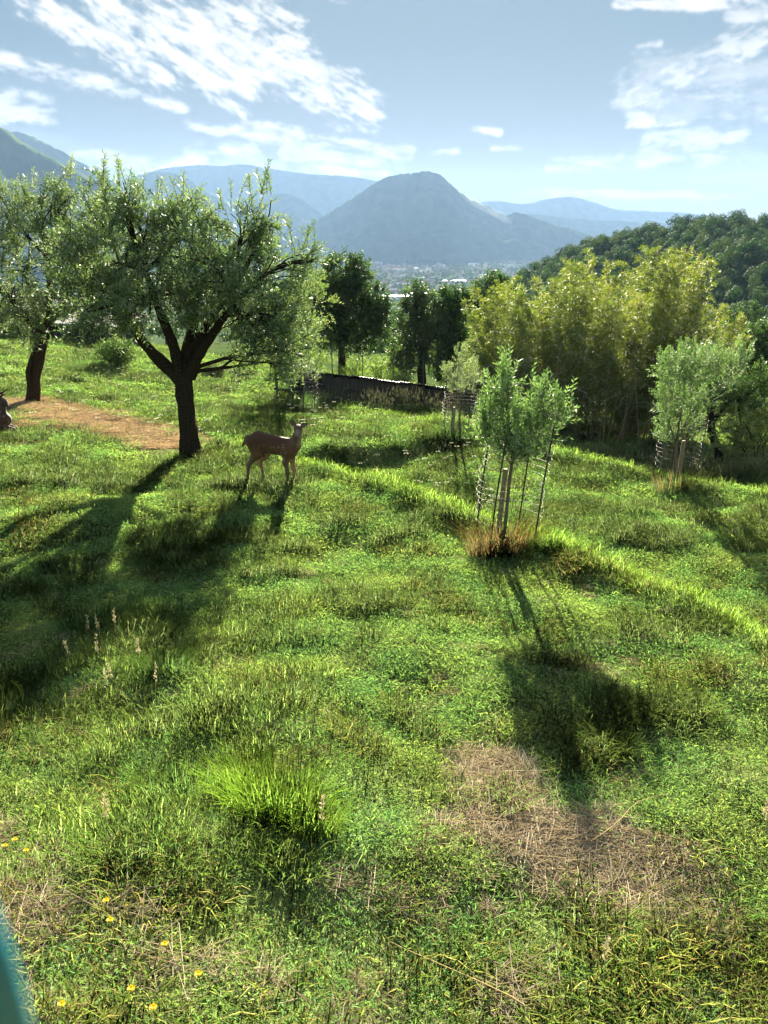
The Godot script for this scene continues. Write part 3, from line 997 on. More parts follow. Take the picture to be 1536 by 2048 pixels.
func build_plants() -> void:
	var lush := [Color(0.13, 0.23, 0.03), Color(0.16, 0.26, 0.035), Color(0.11, 0.20, 0.028)]  # yellow-green raised to carry the glow of grass lit from behind
	var green := [Color(0.075, 0.145, 0.034), Color(0.09, 0.17, 0.038), Color(0.07, 0.13, 0.034)]
	var brown := [Color(0.15, 0.085, 0.035), Color(0.20, 0.12, 0.05), Color(0.09, 0.10, 0.03), Color(0.12, 0.14, 0.04)]
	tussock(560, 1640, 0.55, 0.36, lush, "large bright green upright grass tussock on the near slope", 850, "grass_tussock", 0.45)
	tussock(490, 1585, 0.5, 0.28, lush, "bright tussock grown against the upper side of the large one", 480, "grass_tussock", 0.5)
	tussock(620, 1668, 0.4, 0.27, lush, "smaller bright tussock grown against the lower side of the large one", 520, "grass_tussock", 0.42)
	tussock(330, 1345, 0.55, 0.24, green, "green tussock standing alone between the large bright tussock and the deer", 420)
	tussock(190, 1255, 0.75, 0.26, green, "wide low tussock before the old olive tree", 420)
	tussock(270, 1700, 0.7, 0.26, green, "loose wide tussock on the near bank", 300)
	tussock(360, 1600, 0.7, 0.28, green, "loose tussock beside the large bright one", 300)
	tussock(1420, 1850, 0.7, 0.16, green, "low spreading tuft beside the straw", 300)
	tussock(1340, 1420, 0.6, 0.14, green, "low tuft beyond the straw", 220)
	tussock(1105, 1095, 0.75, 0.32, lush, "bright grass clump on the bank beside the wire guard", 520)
	tussock(1000, 1108, 1.0, 0.50, brown, "russet and green tall grass filling the wire guard", 1300)
	tussock(905, 890, 1.05, 0.75, green, "tall dark grass clump in the guard before the shed", 620)
	tussock(603, 828, 1.0, 0.85, green, "tall dark grass clump around posts under the olive crown", 620)
	tussock(1345, 985, 1.1, 0.55, brown + green, "rough weeds around the foot of the spreading young olive", 620)
	tussock(800, 900, 0.5, 0.55, green, "dark leafy weed standing alone in the middle meadow", 320)
	tussock(170, 745, 1.3, 0.8, green, "tall dark weeds beside the round bush", 420)
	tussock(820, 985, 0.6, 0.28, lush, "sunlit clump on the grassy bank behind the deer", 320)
	# tall seeding grasses in front of the shed and the bamboo
	var dry := plain("dry_grass", 0.7)
	var seedy: Array[ArrayMesh] = []
	for k in 4:
		seedy.append(stalk_mesh(9, 0.3, 0.75, dry, Color(0.07, 0.11, 0.04), Color(0.19, 0.20, 0.11), 0.35))
	var ws: Array[Crowd] = []
	for k in 4:
		ws.append(Crowd.new())
	for k in 900:
		var p := Vector2.ZERO
		var h := 1.0
		if k < 170:
			p = Vector2(rng.randf_range(-2.4, 4.6), 0)
			p.y = 27.4 + (p.x + 2.2) * 0.3 + rng.randf_range(-0.9, 0.6)
			h = rng.randf_range(0.45, 1.25)
		elif k < 620:
			p = Vector2(rng.randf_range(3.0, 12.0), 0)
			p.y = 22.6 - (p.x - 3.0) * 0.36 + rng.randf_range(-0.7, 2.6)
			h = rng.randf_range(0.7, 1.25)
		elif k < 780:
			p = Vector2(rng.randf_range(-14, -5), rng.randf_range(26, 36))
			h = rng.randf_range(0.4, 0.8)
		else:
			p = Vector2(rng.randf_range(-9, 2), rng.randf_range(18, 26))
			h = rng.randf_range(0.4, 0.7)
		ws[k % 4].put(Transform3D(Basis(Vector3.UP, rng.randf() * TAU).scaled(Vector3(1, h, 1)), on_ground(p.x, p.y)), Color.WHITE)
	for k in 4:
		crowd("seeding_grass", seedy[k], ws[k], "tall pale seeding grass along the shed and the bamboo", "grass")
	# white flower heads scattered through the meadow behind the deer
	var umb := Buf.new()
	umb.tube([Vector3(0, -0.02, 0), Vector3(0.01, 0.25, 0), Vector3(0.02, 0.42, 0.01)], [0.003, 0.0025, 0.002], 3, Color(0.08, 0.13, 0.03))
	for k in 40:
		var a := rng.randf() * TAU
		var r := 0.05 * sqrt(rng.randf())
		var dr := Vector3(cos(a), 0.35, sin(a)).normalized()
		umb.leaf(Vector3(0.02 + cos(a) * r, 0.425 - r * 0.25, 0.01 + sin(a) * r), dr, across(dr), 0.016, 0.012, Color(0.6, 0.6, 0.5))
	var um := umb.mesh(plain("petal", 0.7, 0.4, Color(0.5, 0.5, 0.4)))
	var uw := Crowd.new()
	for k in 900:
		var d := rng.randf_range(13.5, 34.0)
		var x := rng.randf_range(-0.5, 0.16) * d
		if patchy.get_noise_2d(x * 0.8 + 30.0, d * 0.8) < rng.randf_range(-0.25, 0.25) or (d < 17.0 and lip_drop(Vector2(x, d), lips[0]) > -0.02):
			continue
		var s := rng.randf_range(0.6, 1.15)
		uw.put(Transform3D(Basis(Vector3.UP, rng.randf() * TAU).scaled(Vector3(s, rng.randf_range(0.6, 1.1), s)), on_ground(x, d)), Color.WHITE)
	crowd("white_wildflowers", um, uw, "small flat white flower heads scattered through the meadow", "flowers")
	# single yellow flowers near by
	var fb := Buf.new()
	fb.tube([Vector3(0, -0.02, 0), Vector3(0.005, 0.08, 0.004), Vector3(0, 0.15, 0.01)], [0.002, 0.0016, 0.0014], 4, Color(0.09, 0.14, 0.03))
	var stem_m := fb.mesh(plain("grass_blade", 0.45))
	var hb := Buf.new()
	for ring in 2:
		for k in 12:
			var a := TAU * (k + ring * 0.5) / 12.0
			var dr := Vector3(cos(a), 0.35 + ring * 0.5, sin(a)).normalized()
			hb.leaf(Vector3(0, 0.15, 0.01), dr, dr.cross(Vector3.UP).normalized(), 0.017 - ring * 0.004, 0.008, Color(0.80, 0.66, 0.02))
	var head_m := hb.mesh(plain("yellow_petal", 0.6, 0.4, Color(0.6, 0.5, 0.1)))
	for f in [[18, 1692], [40, 1684], [218, 1815], [234, 1852], [342, 1902], [408, 1962], [271, 1992], [312, 2030], [130, 2030], [60, 1710]]:
		var p := foot(f[0], f[1] + 45)
		var t := thing("yellow_flower", "small yellow flower on a thin stem in the near grass", "flower", p, rng.randf() * TAU, "yellow flowers in the near grass")
		part("stem", stem_m, t)
		part("flower_head", head_m, t)
	# single seed plumes on the near bank
	for f in [[180, 1285], [212, 1275], [235, 1270], [150, 1335], [195, 1330], [222, 1395], [240, 1385], [282, 1330], [310, 1385], [640, 1690], [215, 1690], [1200, 1990], [1530, 1630], [1510, 1680]]:
		var p := foot(f[0], f[1] + 40)
		var t := thing("seed_plume", "single pale feathery grass plume standing above the near grass", "grass", p, rng.randf() * TAU, "feathery grass plumes")
		var b := Buf.new()
		var tip := Vector3(rng.randf_range(-0.05, 0.05), 0.42, rng.randf_range(-0.05, 0.05))
		b.tube([Vector3(0, -0.02, 0), tip * 0.6, tip], [0.002, 0.0015, 0.001], 3, Color(0.2, 0.22, 0.09))
		part("stem", b.mesh(dry), t)
		var pb := Buf.new()
		for q in 46:
			var k := rng.randf()
			var dr := (unit() * 0.7 + Vector3.UP * 0.8).normalized()
			pb.leaf(tip * (0.68 + 0.34 * k) + unit() * 0.012 * (1.0 - k), dr, across(dr), 0.022, 0.008, vary(Color(0.42, 0.39, 0.25)))
		part("plume", pb.mesh(dry), t)
	# long bent dead stems lying on the grass
	for s in [[430, 1310, 555, 1360], [870, 1600, 990, 1590], [1060, 2035, 770, 1900], [980, 1440, 1010, 1500], [1180, 1700, 1330, 1600], [940, 1560, 1100, 1600]]:
		var p := foot(s[0], s[1])
		var q := foot(s[2], s[3])
		var b := Buf.new()
		var pts := []
		var rad := []
		for k in 7:
			var t := k / 6.0
			var m := p.lerp(q, t)
			m = on_ground(m.x + sin(t * 7.0) * 0.03, -m.z, 0.05 + 0.03 * sin(t * PI)) - p
			pts.append(m)
			rad.append(0.0028 - 0.0016 * t)
		b.tube(pts, rad, 4, Color(0.42, 0.33, 0.16))
		single("dead_stem", b.mesh(dry), "long bent straw coloured stem lying across the grass", "stem", p, "dead stems lying on the grass")

# ---------------------------------------------------------------- trees
func bent(a: Vector3, b: Vector3, sag: float, n := 5) -> Array:
	var pts := []
	var side := across((b - a).normalized()) * (a.distance_to(b) * sag)
	for k in n + 1:
		var t := float(k) / n
		pts.append(a.lerp(b, t) + side * sin(t * PI) + Vector3(0, sin(t * PI) * sag * a.distance_to(b) * 0.4, 0))
	return pts

func taper(r0: float, r1: float, n: int) -> Array:
	var out := []
	for k in n:
		out.append(lerpf(r0, r1, float(k) / (n - 1)))
	return out

# leafy twigs in an ellipsoid. o: middle, r: radii; look: dictionary of leaf settings
func twigs(lv: Buf, tw: Buf, o: Vector3, r: Vector3, count: int, look: Dictionary) -> void:
	var tones: Array = look.tones
	var clump: float = look.get("clump", 0.0)
	var heart := o
	for k in count:
		var n := unit()
		var rr := pow(rng.randf(), look.get("fill", 0.5))
		var p := o + n * r * rr
		if clump > 0.0:
			if k % 9 == 0:
				heart = p
			p = heart + unit() * clump * rng.randf()
			n = ((p - o) / r).normalized()
		var dr: Vector3 = (n * look.get("out", 0.7) + Vector3(0, look.get("up", 0.4), 0) + unit() * 0.6).normalized()
		var l: float = look.twig * rng.randf_range(0.6, 1.3)
		spray(lv, tw, p - dr * l * 0.4, dr, l, look, tones)

func spray(lv: Buf, tw: Buf, p: Vector3, dr: Vector3, l: float, look: Dictionary, tones: Array) -> void:
	var n: int = look.leaves
	var sd := across(dr)
	var bend: float = look.get("droop", 0.0)
	var e := p + dr * l - Vector3(0, l * bend, 0)
	var m := p + dr * l * 0.55
	if tw:
		tw.tube([p, m, e], [look.get("thick", 0.006), look.get("thick", 0.006) * 0.7, 0.0015], 3, Color.WHITE)
	var tone: Color = tones[rng.randi() % tones.size()]
	for k in n:
		var t := (k + 0.5) / n
		var q := p.lerp(m, t * 2.0) if t < 0.5 else m.lerp(e, t * 2.0 - 1.0)
		sd = sd.rotated(dr, 1.57 + rng.randf_range(-0.5, 0.5))
		var ld: Vector3 = (dr * look.get("along", 0.8) + sd + unit() * 0.25 - Vector3(0, look.get("hang", 0.0), 0)).normalized()
		lv.leaf(q, ld, across(ld), look.leaf * rng.randf_range(0.7, 1.2), look.wide * rng.randf_range(0.8, 1.2), vary(tone * LEAF, 0.18, 0.08))

func bark_of(k: int) -> Material:
	return grained("bark", [Color(0.010, 0.008, 0.006), Color(0.028, 0.022, 0.016), Color(0.065, 0.054, 0.042)], 0.5, 0.95, 0.6)

# a point of a tree from its outline in the photograph, at the tree's own distance
func placed(p: Vector3, bx: float, by: float, s: float, px: float, py: float, deep: float) -> Vector3:
	if bx == 0.0:
		return Vector3(px * s, -py * s, deep)
	return at(px, py, -p.z) - p + Vector3(0, 0, deep)

# a whole tree. spec: stems [[points], [radii]], lobes [[px, py, depth, rx, ry, rz, twigs]] given in photograph pixels round the foot (bx, by) and metres a pixel
func tree(called: String, label: String, p: Vector3, bx: float, by: float, s: float, stems: Array, lobes: Array, look: Dictionary, leafm: Material, group := "", limb := 0.05) -> Node3D:
	var t := thing(called, label, "tree", p, 0.0, group)
	var bark := bark_of(0)
	if look.has("young"):
		bark = grained("young_bark", [Color(0.05, 0.045, 0.035), Color(0.10, 0.085, 0.06), Color(0.15, 0.13, 0.095)], 0.2, 0.9, 0.1)
	var joints: Array[Vector3] = []
	var first := true
	for st in stems:
		var pts := []
		for q in st[0]:
			pts.append(placed(p, bx, by, s, q[0], q[1], q[2] if q.size() > 2 else 0.0))
		if first:
			pts[0].y = -0.3
		var fine := []
		var rad := []
		for k in pts.size() - 1:
			for h in 4:
				var u := h / 4.0
				fine.append((pts[k] as Vector3).lerp(pts[k + 1], u) + unit() * float(st[1][k]) * 0.06)
				rad.append(lerpf(st[1][k], st[1][k + 1], u) * rng.randf_range(0.94, 1.06))
		fine.append(pts[pts.size() - 1])
		rad.append(st[1][pts.size() - 1])
		var b := Buf.new()
		b.tube(fine, rad, 14, Color.WHITE, 0.15, rng.randf() * 6.0)
		part("trunk" if first else "limb", b.mesh(bark), t)
		joints.append(pts[pts.size() - 1])
		if not first or stems.size() == 1:
			joints.append((pts[pts.size() - 1] as Vector3).lerp(pts[pts.size() - 2], 0.4))
		first = false
	var lv := Buf.new()
	var tw := Buf.new()
	for l in lobes:
		var o := placed(p, bx, by, s, l[0], l[1], l[2])
		var r := Vector3(l[3] * s, l[4] * s * 0.92, l[5])
		var near := joints[0]
		for j in joints:
			if j.distance_to(o) + maxf(0.0, j.y - o.y) * 2.0 < near.distance_to(o) + maxf(0.0, near.y - o.y) * 2.0:
				near = j
		var pts := bent(near, o, 0.08)
		tw.tube(pts, taper(limb, limb * 0.3, pts.size()), 6, Color.WHITE)
		for k in 7:
			var e := o + unit() * r * 0.8
			var bs := bent((pts[2 + k % 3] as Vector3), e, 0.1, 3)
			tw.tube(bs, taper(limb * 0.38, 0.008, bs.size()), 4, Color.WHITE)
		twigs(lv, tw, o, r, int(l[6] * look.get("more", 1.0)), look)
		# upright shoots from the top of the lobe
		for k in int(look.get("shoots", 0)):
			var a := o + Vector3(rng.randf_range(-0.7, 0.7) * r.x, r.y * 0.6, rng.randf_range(-0.7, 0.7) * r.z)
			var dr := (Vector3.UP * 1.4 + unit() * 0.5).normalized()
			var look2 := look.duplicate()
			look2.leaves = int(look.leaves * 1.6)
			spray(lv, tw, a, dr, rng.randf_range(0.5, 1.0) * look.get("shoot_long", 0.9), look2, look.tones)
	part("branches", tw.mesh(bark), t).set_meta("kind", "stuff")
	part("crown", lv.mesh(leafm), t).set_meta("kind", "stuff")
	return t

func build_trees() -> void:
	var olive_leaf := plain("olive_leaf", 0.55, 0.22, Color(0.50, 0.56, 0.28))
	var broad_leaf := plain("broad_leaf", 0.6, 0.35, Color(0.5, 0.7, 0.2))
	var otones := [Color(0.066, 0.094, 0.048), Color(0.08, 0.11, 0.058), Color(0.055, 0.085, 0.038), Color(0.10, 0.125, 0.08)]
	var olook := {"tones": otones, "twig": 0.55, "leaves": 18, "leaf": 0.10, "wide": 0.026, "fill": 0.42, "clump": 0.3, "out": 0.6, "up": 0.35, "along": 0.9, "droop": 0.12, "shoots": 5, "shoot_long": 0.75, "thick": 0.006, "more": 0.82}
	# the old olive
	var p := foot(385, 908)
	tree("olive_tree", "large olive tree with forked dark trunk standing near the deer", p, 385, 908, 0.0112,
		[[[[388, 912], [382, 895], [374, 850], [369, 790], [368, 745]], [0.34, 0.22, 0.17, 0.165, 0.175]],
		[[[362, 762], [335, 735], [300, 700], [278, 672], [250, 620, 0.2]], [0.15, 0.13, 0.105, 0.09, 0.06]],
		[[[362, 752], [352, 700, 0.1], [340, 660, 0.15], [318, 600, 0.2], [300, 540, 0.3]], [0.13, 0.105, 0.095, 0.07, 0.045]],
		[[[372, 750], [374, 690, -0.2], [380, 640, -0.4], [390, 570, -0.5]], [0.16, 0.12, 0.09, 0.05]],
		[[[378, 752], [398, 715, 0.2], [416, 690, 0.3], [450, 640, 0.4], [490, 590, 0.5]], [0.13, 0.10, 0.085, 0.07, 0.045]],
		[[[378, 702, -0.1], [395, 685, 0.0], [405, 665, 0.0], [425, 630, -0.2], [470, 560, -0.5]], [0.08, 0.075, 0.075, 0.06, 0.04]]],
		[[235, 520, 0.3, 85, 105, 1.3, 330], [215, 600, 0.6, 62, 60, 1.0, 190], [325, 500, -0.2, 90, 100, 1.4, 330], [330, 595, 0.5, 95, 55, 1.3, 240], [430, 520, 0.3, 92, 95, 1.4, 330], [440, 600, -0.2, 95, 62, 1.5, 260], [530, 555, 0.1, 75, 90, 1.3, 300], [560, 650, 0.2, 55, 75, 1.0, 190], [500, 640, 0.6, 60, 60, 0.9, 150], [275, 445, 0.0, 50, 50, 0.8, 100], [375, 455, 0.2, 48, 45, 0.8, 90], [485, 460, -0.2, 55, 55, 0.9, 120], [530, 430, 0.2, 24, 55, 0.4, 34], [240, 400, 0.1, 35, 40, 0.5, 45], [610, 520, 0.2, 30, 28, 0.4, 22], [420, 650, -0.6, 80, 34, 0.8, 70], [265, 630, 0.7, 50, 34, 0.7, 70], [545, 715, 0.4, 50, 40, 0.8, 110], [595, 700, 0.3, 36, 50, 0.7, 80], [170, 560, 0.2, 45, 75, 0.9, 130]],
		olook, olive_leaf, "", 0.05)
	# its leaning neighbour
	p = foot(60, 808)
	tree("olive_tree", "leaning olive tree with two slender stems beside the straw", p, 60, 808, 0.0148,
		[[[[62, 808], [68, 760], [80, 700], [96, 640]], [0.22, 0.16, 0.14, 0.13]],
		[[[66, 800, 0.1], [62, 740, 0.2], [74, 690, 0.1], [80, 640, 0.1], [60, 560, 0.2]], [0.07, 0.065, 0.06, 0.06, 0.045]],
		[[[96, 645], [120, 615, -0.1], [150, 560, -0.2]], [0.12, 0.09, 0.05]],
		[[[92, 660], [108, 590, 0.3], [110, 520, 0.4]], [0.11, 0.08, 0.05]], [[[88, 672], [40, 600, 0.4], [-30, 540, 0.5]], [0.09, 0.075, 0.05]]],
		[[60, 520, 0.3, 90, 90, 1.6, 330], [150, 480, -0.2, 80, 95, 1.5, 330], [30, 600, 0.5, 75, 65, 1.4, 260], [150, 590, 0.3, 75, 60, 1.4, 250], [95, 425, 0.2, 70, 60, 1.2, 200], [-20, 470, 0.2, 80, 100, 1.5, 300], [-90, 540, 0.1, 70, 100, 1.5, 260], [190, 420, 0.1, 45, 50, 0.9, 110], [140, 390, 0.0, 30, 45, 0.5, 45], [20, 425, 0.0, 45, 50, 0.8, 110], [200, 540, 0.4, 40, 60, 1.0, 120], [85, 640, 0.6, 80, 35, 1.0, 120]],
		olook, olive_leaf, "", 0.05)
	# an olive farther back between them and the fence
	p = on_ground(-3.1, 29.0)
	var look := olook.duplicate()
	look.tones = [Color(0.12, 0.16, 0.06), Color(0.10, 0.14, 0.055), Color(0.15, 0.18, 0.08)]
	look.leaf = 0.10
	look.wide = 0.026
	look.leaves = 16
	tree("olive_tree", "paler olive tree with drooping crown half hidden behind the old olive", p, 600, 790, 0.0188,
		[[[[600, 792], [598, 740], [602, 680]], [0.16, 0.13, 0.10]], [[[602, 690], [620, 640], [632, 590]], [0.08, 0.06, 0.04]]],
		[[600, 640, 0, 48, 75, 1.2, 260], [632, 600, 0, 34, 60, 0.9, 150], [585, 715, 0.3, 42, 40, 0.9, 130], [615, 690, 0.2, 36, 55, 0.9, 130], [560, 620, 0, 45, 70, 1.1, 150]], look, olive_leaf)
	# trees behind the shed
	var blook := {"tones": [Color(0.024, 0.038, 0.018), Color(0.03, 0.046, 0.02), Color(0.04, 0.056, 0.026), Color(0.02, 0.032, 0.015)], "twig": 0.55, "leaves": 16, "leaf": 0.12, "wide": 0.07, "fill": 0.45, "out": 0.6, "up": 0.3, "along": 0.5, "shoots": 4, "shoot_long": 0.6, "thick": 0.008, "more": 1.5}
	p = on_ground(at(684, 745, 38.0).x, 38.0)
	tree("broadleaf_tree", "dark rounded broadleaf tree standing behind the low shed", p, 684, 752, 0.0285,
		[[[[684, 760], [683, 715], [682, 660], [684, 600]], [0.20, 0.17, 0.14, 0.09]], [[[683, 690], [665, 650], [650, 610]], [0.08, 0.06, 0.04]], [[[682, 680], [710, 640], [735, 610]], [0.08, 0.06, 0.04]]],
		[[682, 560, 0, 38, 45, 1.1, 200], [700, 620, 0.2, 55, 50, 1.4, 260], [740, 640, 0.1, 36, 48, 1.1, 180], [660, 640, 0.1, 35, 50, 1.1, 170], [655, 590, 0, 30, 40, 0.9, 120], [715, 560, 0, 25, 40, 0.8, 100], [700, 680, 0.4, 55, 28, 1.0, 140], [760, 610, 0, 18, 40, 0.7, 70]], blook, broad_leaf)
	var look3 := blook.duplicate()
	look3.tones = [Color(0.035, 0.048, 0.027), Color(0.045, 0.06, 0.035), Color(0.03, 0.042, 0.022)]
	p = on_ground(at(845, 760, 39.0).x, 39.0)
	tree("broadleaf_tree", "grey green many stemmed tree right behind the shed roof", p, 845, 762, 0.031,
		[[[[845, 770], [843, 730], [848, 690]], [0.24, 0.20, 0.15]], [[[846, 700], [835, 650], [832, 610]], [0.08, 0.06, 0.04]], [[[848, 700], [862, 650], [868, 610]], [0.08, 0.06, 0.04]]],
		[[845, 640, 0, 38, 50, 1.1, 200], [832, 600, 0, 26, 32, 0.8, 100], [820, 690, 0.2, 34, 45, 1.0, 150], [862, 680, 0.1, 34, 45, 1.0, 150], [805, 725, 0.2, 26, 24, 0.8, 70]], look3, broad_leaf)
	var dark := blook.duplicate()
	dark.tones = [Color(0.018, 0.03, 0.014), Color(0.024, 0.04, 0.016), Color(0.03, 0.05, 0.018)]
	p = on_ground(at(903, 760, 40.0).x, 40.0)
	tree("ivy_clad_tree", "dark ivy covered tree like a column beside the bamboo", p, 905, 770, 0.031,
		[[[[905, 775], [903, 700], [905, 620]], [0.22, 0.18, 0.10]]],
		[[905, 605, 0, 34, 26, 1.0, 170], [900, 650, 0, 30, 36, 1.0, 210], [903, 700, 0, 30, 40, 1.0, 210], [895, 740, 0.1, 30, 25, 1.0, 140]], dark, broad_leaf)
	p = on_ground(at(990, 760, 44.0).x, 44.0)
	tree("broadleaf_tree", "deep green tree showing its top above the bamboo", p, 990, 775, 0.033,
		[[[[990, 780], [988, 700], [990, 620]], [0.24, 0.2, 0.1]]],
		[[985, 580, 0, 34, 30, 1.2, 190], [1010, 620, 0, 40, 45, 1.3, 230], [965, 625, 0, 34, 40, 1.2, 190], [985, 690, 0, 45, 50, 1.3, 200]], dark, broad_leaf)
	for q in [[1090, 600, 62.0, 1.0], [1500, 640, 46.0, 1.0], [1560, 600, 52.0, 1.2], [1470, 600, 60.0, 1.1]]:
		p = on_ground(at(q[0], 760, minf(q[2], 48.0)).x * q[2] / minf(q[2], 48.0), minf(q[2], 48.0))
		if q[2] > 48.0:
			p = Vector3(at(q[0], 760, q[2]).x, valley(at(q[0], 760, q[2]).x, q[2]), -q[2])
		var high := at(q[0], q[1], q[2]).y - p.y
		var s := high / 180.0
		tree("broadleaf_tree", "dark green tree at the foot of the hill behind the bamboo", p, 0, 0, s, [[[[0, 10], [2, -60], [0, -120]], [0.24, 0.2, 0.1]]],
			[[0, -150, 0, 32, 30, 1.3, 170], [25, -115, 0, 36, 36, 1.4, 190], [-28, -110, 0, 36, 36, 1.4, 190], [0, -70, 0, 42, 36, 1.4, 170]], dark, broad_leaf, "trees at the foot of the hill")
	# dark crooked tree on the lower terrace
	p = foot(1440, 925)
	tree("crooked_tree", "tree with crooked black trunk on the lower terrace", p, 1440, 926, 0.0138,
		[[[[1442, 930], [1438, 900], [1424, 870], [1420, 830], [1426, 790]], [0.17, 0.14, 0.13, 0.11, 0.09]], [[[1422, 850], [1450, 810], [1490, 790]], [0.08, 0.06, 0.035]], [[[1424, 800], [1400, 770], [1380, 760]], [0.06, 0.05, 0.03]]],
		[[1430, 780, 0, 50, 45, 1.0, 200], [1490, 800, 0, 50, 50, 1.1, 230], [1540, 830, 0, 40, 45, 1.0, 150], [1480, 860, 0.2, 50, 30, 0.8, 120], [1540, 760, 0, 45, 40, 1.0, 130]], {"tones": [Color(0.04, 0.065, 0.022), Color(0.055, 0.085, 0.03), Color(0.09, 0.11, 0.04)], "twig": 0.45, "leaves": 16, "leaf": 0.075, "wide": 0.042, "fill": 0.45, "out": 0.6, "up": 0.2, "along": 0.5, "shoots": 5, "shoot_long": 0.5}, broad_leaf)
	# young olives in wire guards
	var ylook := {"tones": [Color(0.07, 0.115, 0.045), Color(0.085, 0.135, 0.055), Color(0.06, 0.10, 0.04), Color(0.10, 0.145, 0.075)], "twig": 0.34, "leaves": 16, "leaf": 0.068, "wide": 0.017, "fill": 0.45, "out": 0.5, "up": 0.8, "along": 1.0, "shoots": 6, "shoot_long": 0.42, "thick": 0.004, "more": 0.8, "young": true}
	p = foot(1003, 1100)
	tree("young_olive_tree", "small young olive tree on the bank inside a tall wire guard", p, 1003, 1100, 0.0069,
		[[[[1003, 1104], [1012, 1030], [1018, 970], [1024, 925]], [0.026, 0.022, 0.021, 0.019]], [[[1023, 930], [1000, 890], [985, 840]], [0.014, 0.011, 0.008]], [[[1024, 928], [1045, 880], [1075, 830]], [0.014, 0.011, 0.008]], [[[1024, 926], [1022, 880], [1015, 820]], [0.013, 0.01, 0.007]]],
		[[1000, 862, 0, 42, 40, 0.3, 105], [1055, 870, 0.05, 48, 42, 0.32, 110], [1002, 800, 0, 26, 36, 0.18, 55], [1085, 820, 0, 38, 40, 0.24, 72], [1025, 895, 0.1, 42, 24, 0.26, 60], [1012, 770, 0, 13, 20, 0.1, 12], [1125, 835, 0, 14, 20, 0.12, 14], [972, 850, 0, 12, 34, 0.14, 22]], ylook, olive_leaf, "", 0.012)
	guard(p, 0.42, 1.75, 0.0, Vector3(0.16, 0, 0.05), "leaning wire guard on thin dark posts around the young olive on the bank", 14)
	stake(foot(994, 1096) + Vector3(-0.02, 0, 0.05), 1.1, 0.035, Vector3(0.07, 0, 0), "pale wooden stake beside the young olive on the bank")
	p = foot(918, 882)
	var y2 := ylook.duplicate()
	y2.more = 0.55
	y2.tones = [Color(0.10, 0.13, 0.075), Color(0.13, 0.16, 0.10)]
	tree("young_olive_tree", "sparse grey young olive tree in front of the shed", p, 918, 882, 0.0142,
		[[[[918, 885], [919, 840], [921, 785]], [0.035, 0.03, 0.025]], [[[921, 790], [905, 760], [895, 745]], [0.014, 0.012, 0.008]], [[[921, 790], [940, 765], [950, 745]], [0.014, 0.012, 0.008]]],
		[[905, 755, 0, 24, 22, 0.35, 75], [940, 752, 0, 26, 22, 0.35, 75], [922, 725, 0, 16, 26, 0.25, 38], [925, 775, 0, 30, 12, 0.3, 40]], y2, olive_leaf, "", 0.012)
	guard(p, 0.5, 1.45, 0.0, Vector3(0.05, 0, 0), "round wire guard with bright rings in front of the shed", 11, 1.6)
	stake(p + Vector3(-0.2, 0, 0.1), 0.95, 0.04, Vector3(0.03, 0, 0), "wooden stake inside the guard before the shed")
	p = foot(1345, 972)
	tree("young_olive_tree", "spreading young olive tree leaning out of its wire guard", p, 1345, 972, 0.0109,
		[[[[1345, 976], [1350, 930], [1352, 880]], [0.045, 0.04, 0.034]], [[[1352, 885], [1378, 830], [1410, 790], [1450, 765]], [0.026, 0.02, 0.016, 0.01]], [[[1352, 882], [1362, 820], [1370, 760]], [0.02, 0.016, 0.01]], [[[1351, 884], [1335, 840], [1330, 800]], [0.018, 0.014, 0.01]]],
		[[1350, 735, 0, 42, 38, 0.5, 150], [1400, 730, 0, 45, 42, 0.55, 170], [1450, 745, 0, 36, 36, 0.5, 110], [1335, 800, 0.1, 28, 40, 0.4, 100], [1385, 790, 0.1, 45, 30, 0.5, 110], [1330, 855, 0.1, 22, 28, 0.3, 50], [1375, 845, 0.1, 25, 30, 0.3, 50], [1480, 720, 0, 22, 25, 0.3, 40]], ylook, olive_leaf, "", 0.016)
	guard(p, 0.46, 1.75, 0.0, Vector3(0.10, 0, -0.02), "bent wire guard with wide rings around the spreading young olive", 12, 1.2)
	stake(p + Vector3(0.07, 0, 0.08), 1.05, 0.045, Vector3(0.02, 0, 0), "weathered stake tied to the spreading young olive")
	p = foot(606, 830)
	tree("young_olive_tree", "thin young olive sapling beneath the old olive crown", p, 606, 830, 0.0165,
		[[[[606, 832], [607, 790], [609, 740]], [0.03, 0.025, 0.02]]],
		[[600, 735, 0, 26, 24, 0.4, 70], [622, 745, 0, 18, 20, 0.3, 40]], y2, olive_leaf, "", 0.012)
	guard(p, 0.48, 1.5, 0.0, Vector3(0.0, 0, 0), "thin wire guard around the sapling beneath the old olive", 8)
	# bush and brush heap
	bush("round_bush", "dense round dark bush standing in the back meadow", foot(240, 738), 1.0, 1.25, 0.85, 620, [Color(0.04, 0.062, 0.022), Color(0.055, 0.08, 0.03), Color(0.075, 0.095, 0.035)], broad_leaf)
	bush("low_bush", "low dark bush seen behind the old olive trunk", foot(432, 760), 0.55, 0.65, 0.5, 260, [Color(0.05, 0.065, 0.03), Color(0.07, 0.08, 0.04)], broad_leaf)
	for q in [[700, 735, 36.0, 1.0, 1.2], [760, 730, 40.0, 1.1, 1.5], [800, 745, 36.0, 0.8, 1.0], [720, 715, 46.0, 1.6, 1.6], [620, 730, 42.0, 1.3, 1.4]]:
		var x := at(q[0], q[1], q[2]).x
		bush("scrub_bush", "yellow green scrub bush along the wire fence behind the shed", on_ground(x, q[2]), q[3], q[4], q[3], 240, [Color(0.11, 0.14, 0.04), Color(0.14, 0.16, 0.05), Color(0.08, 0.10, 0.035)], broad_leaf, "scrub along the wire fence")
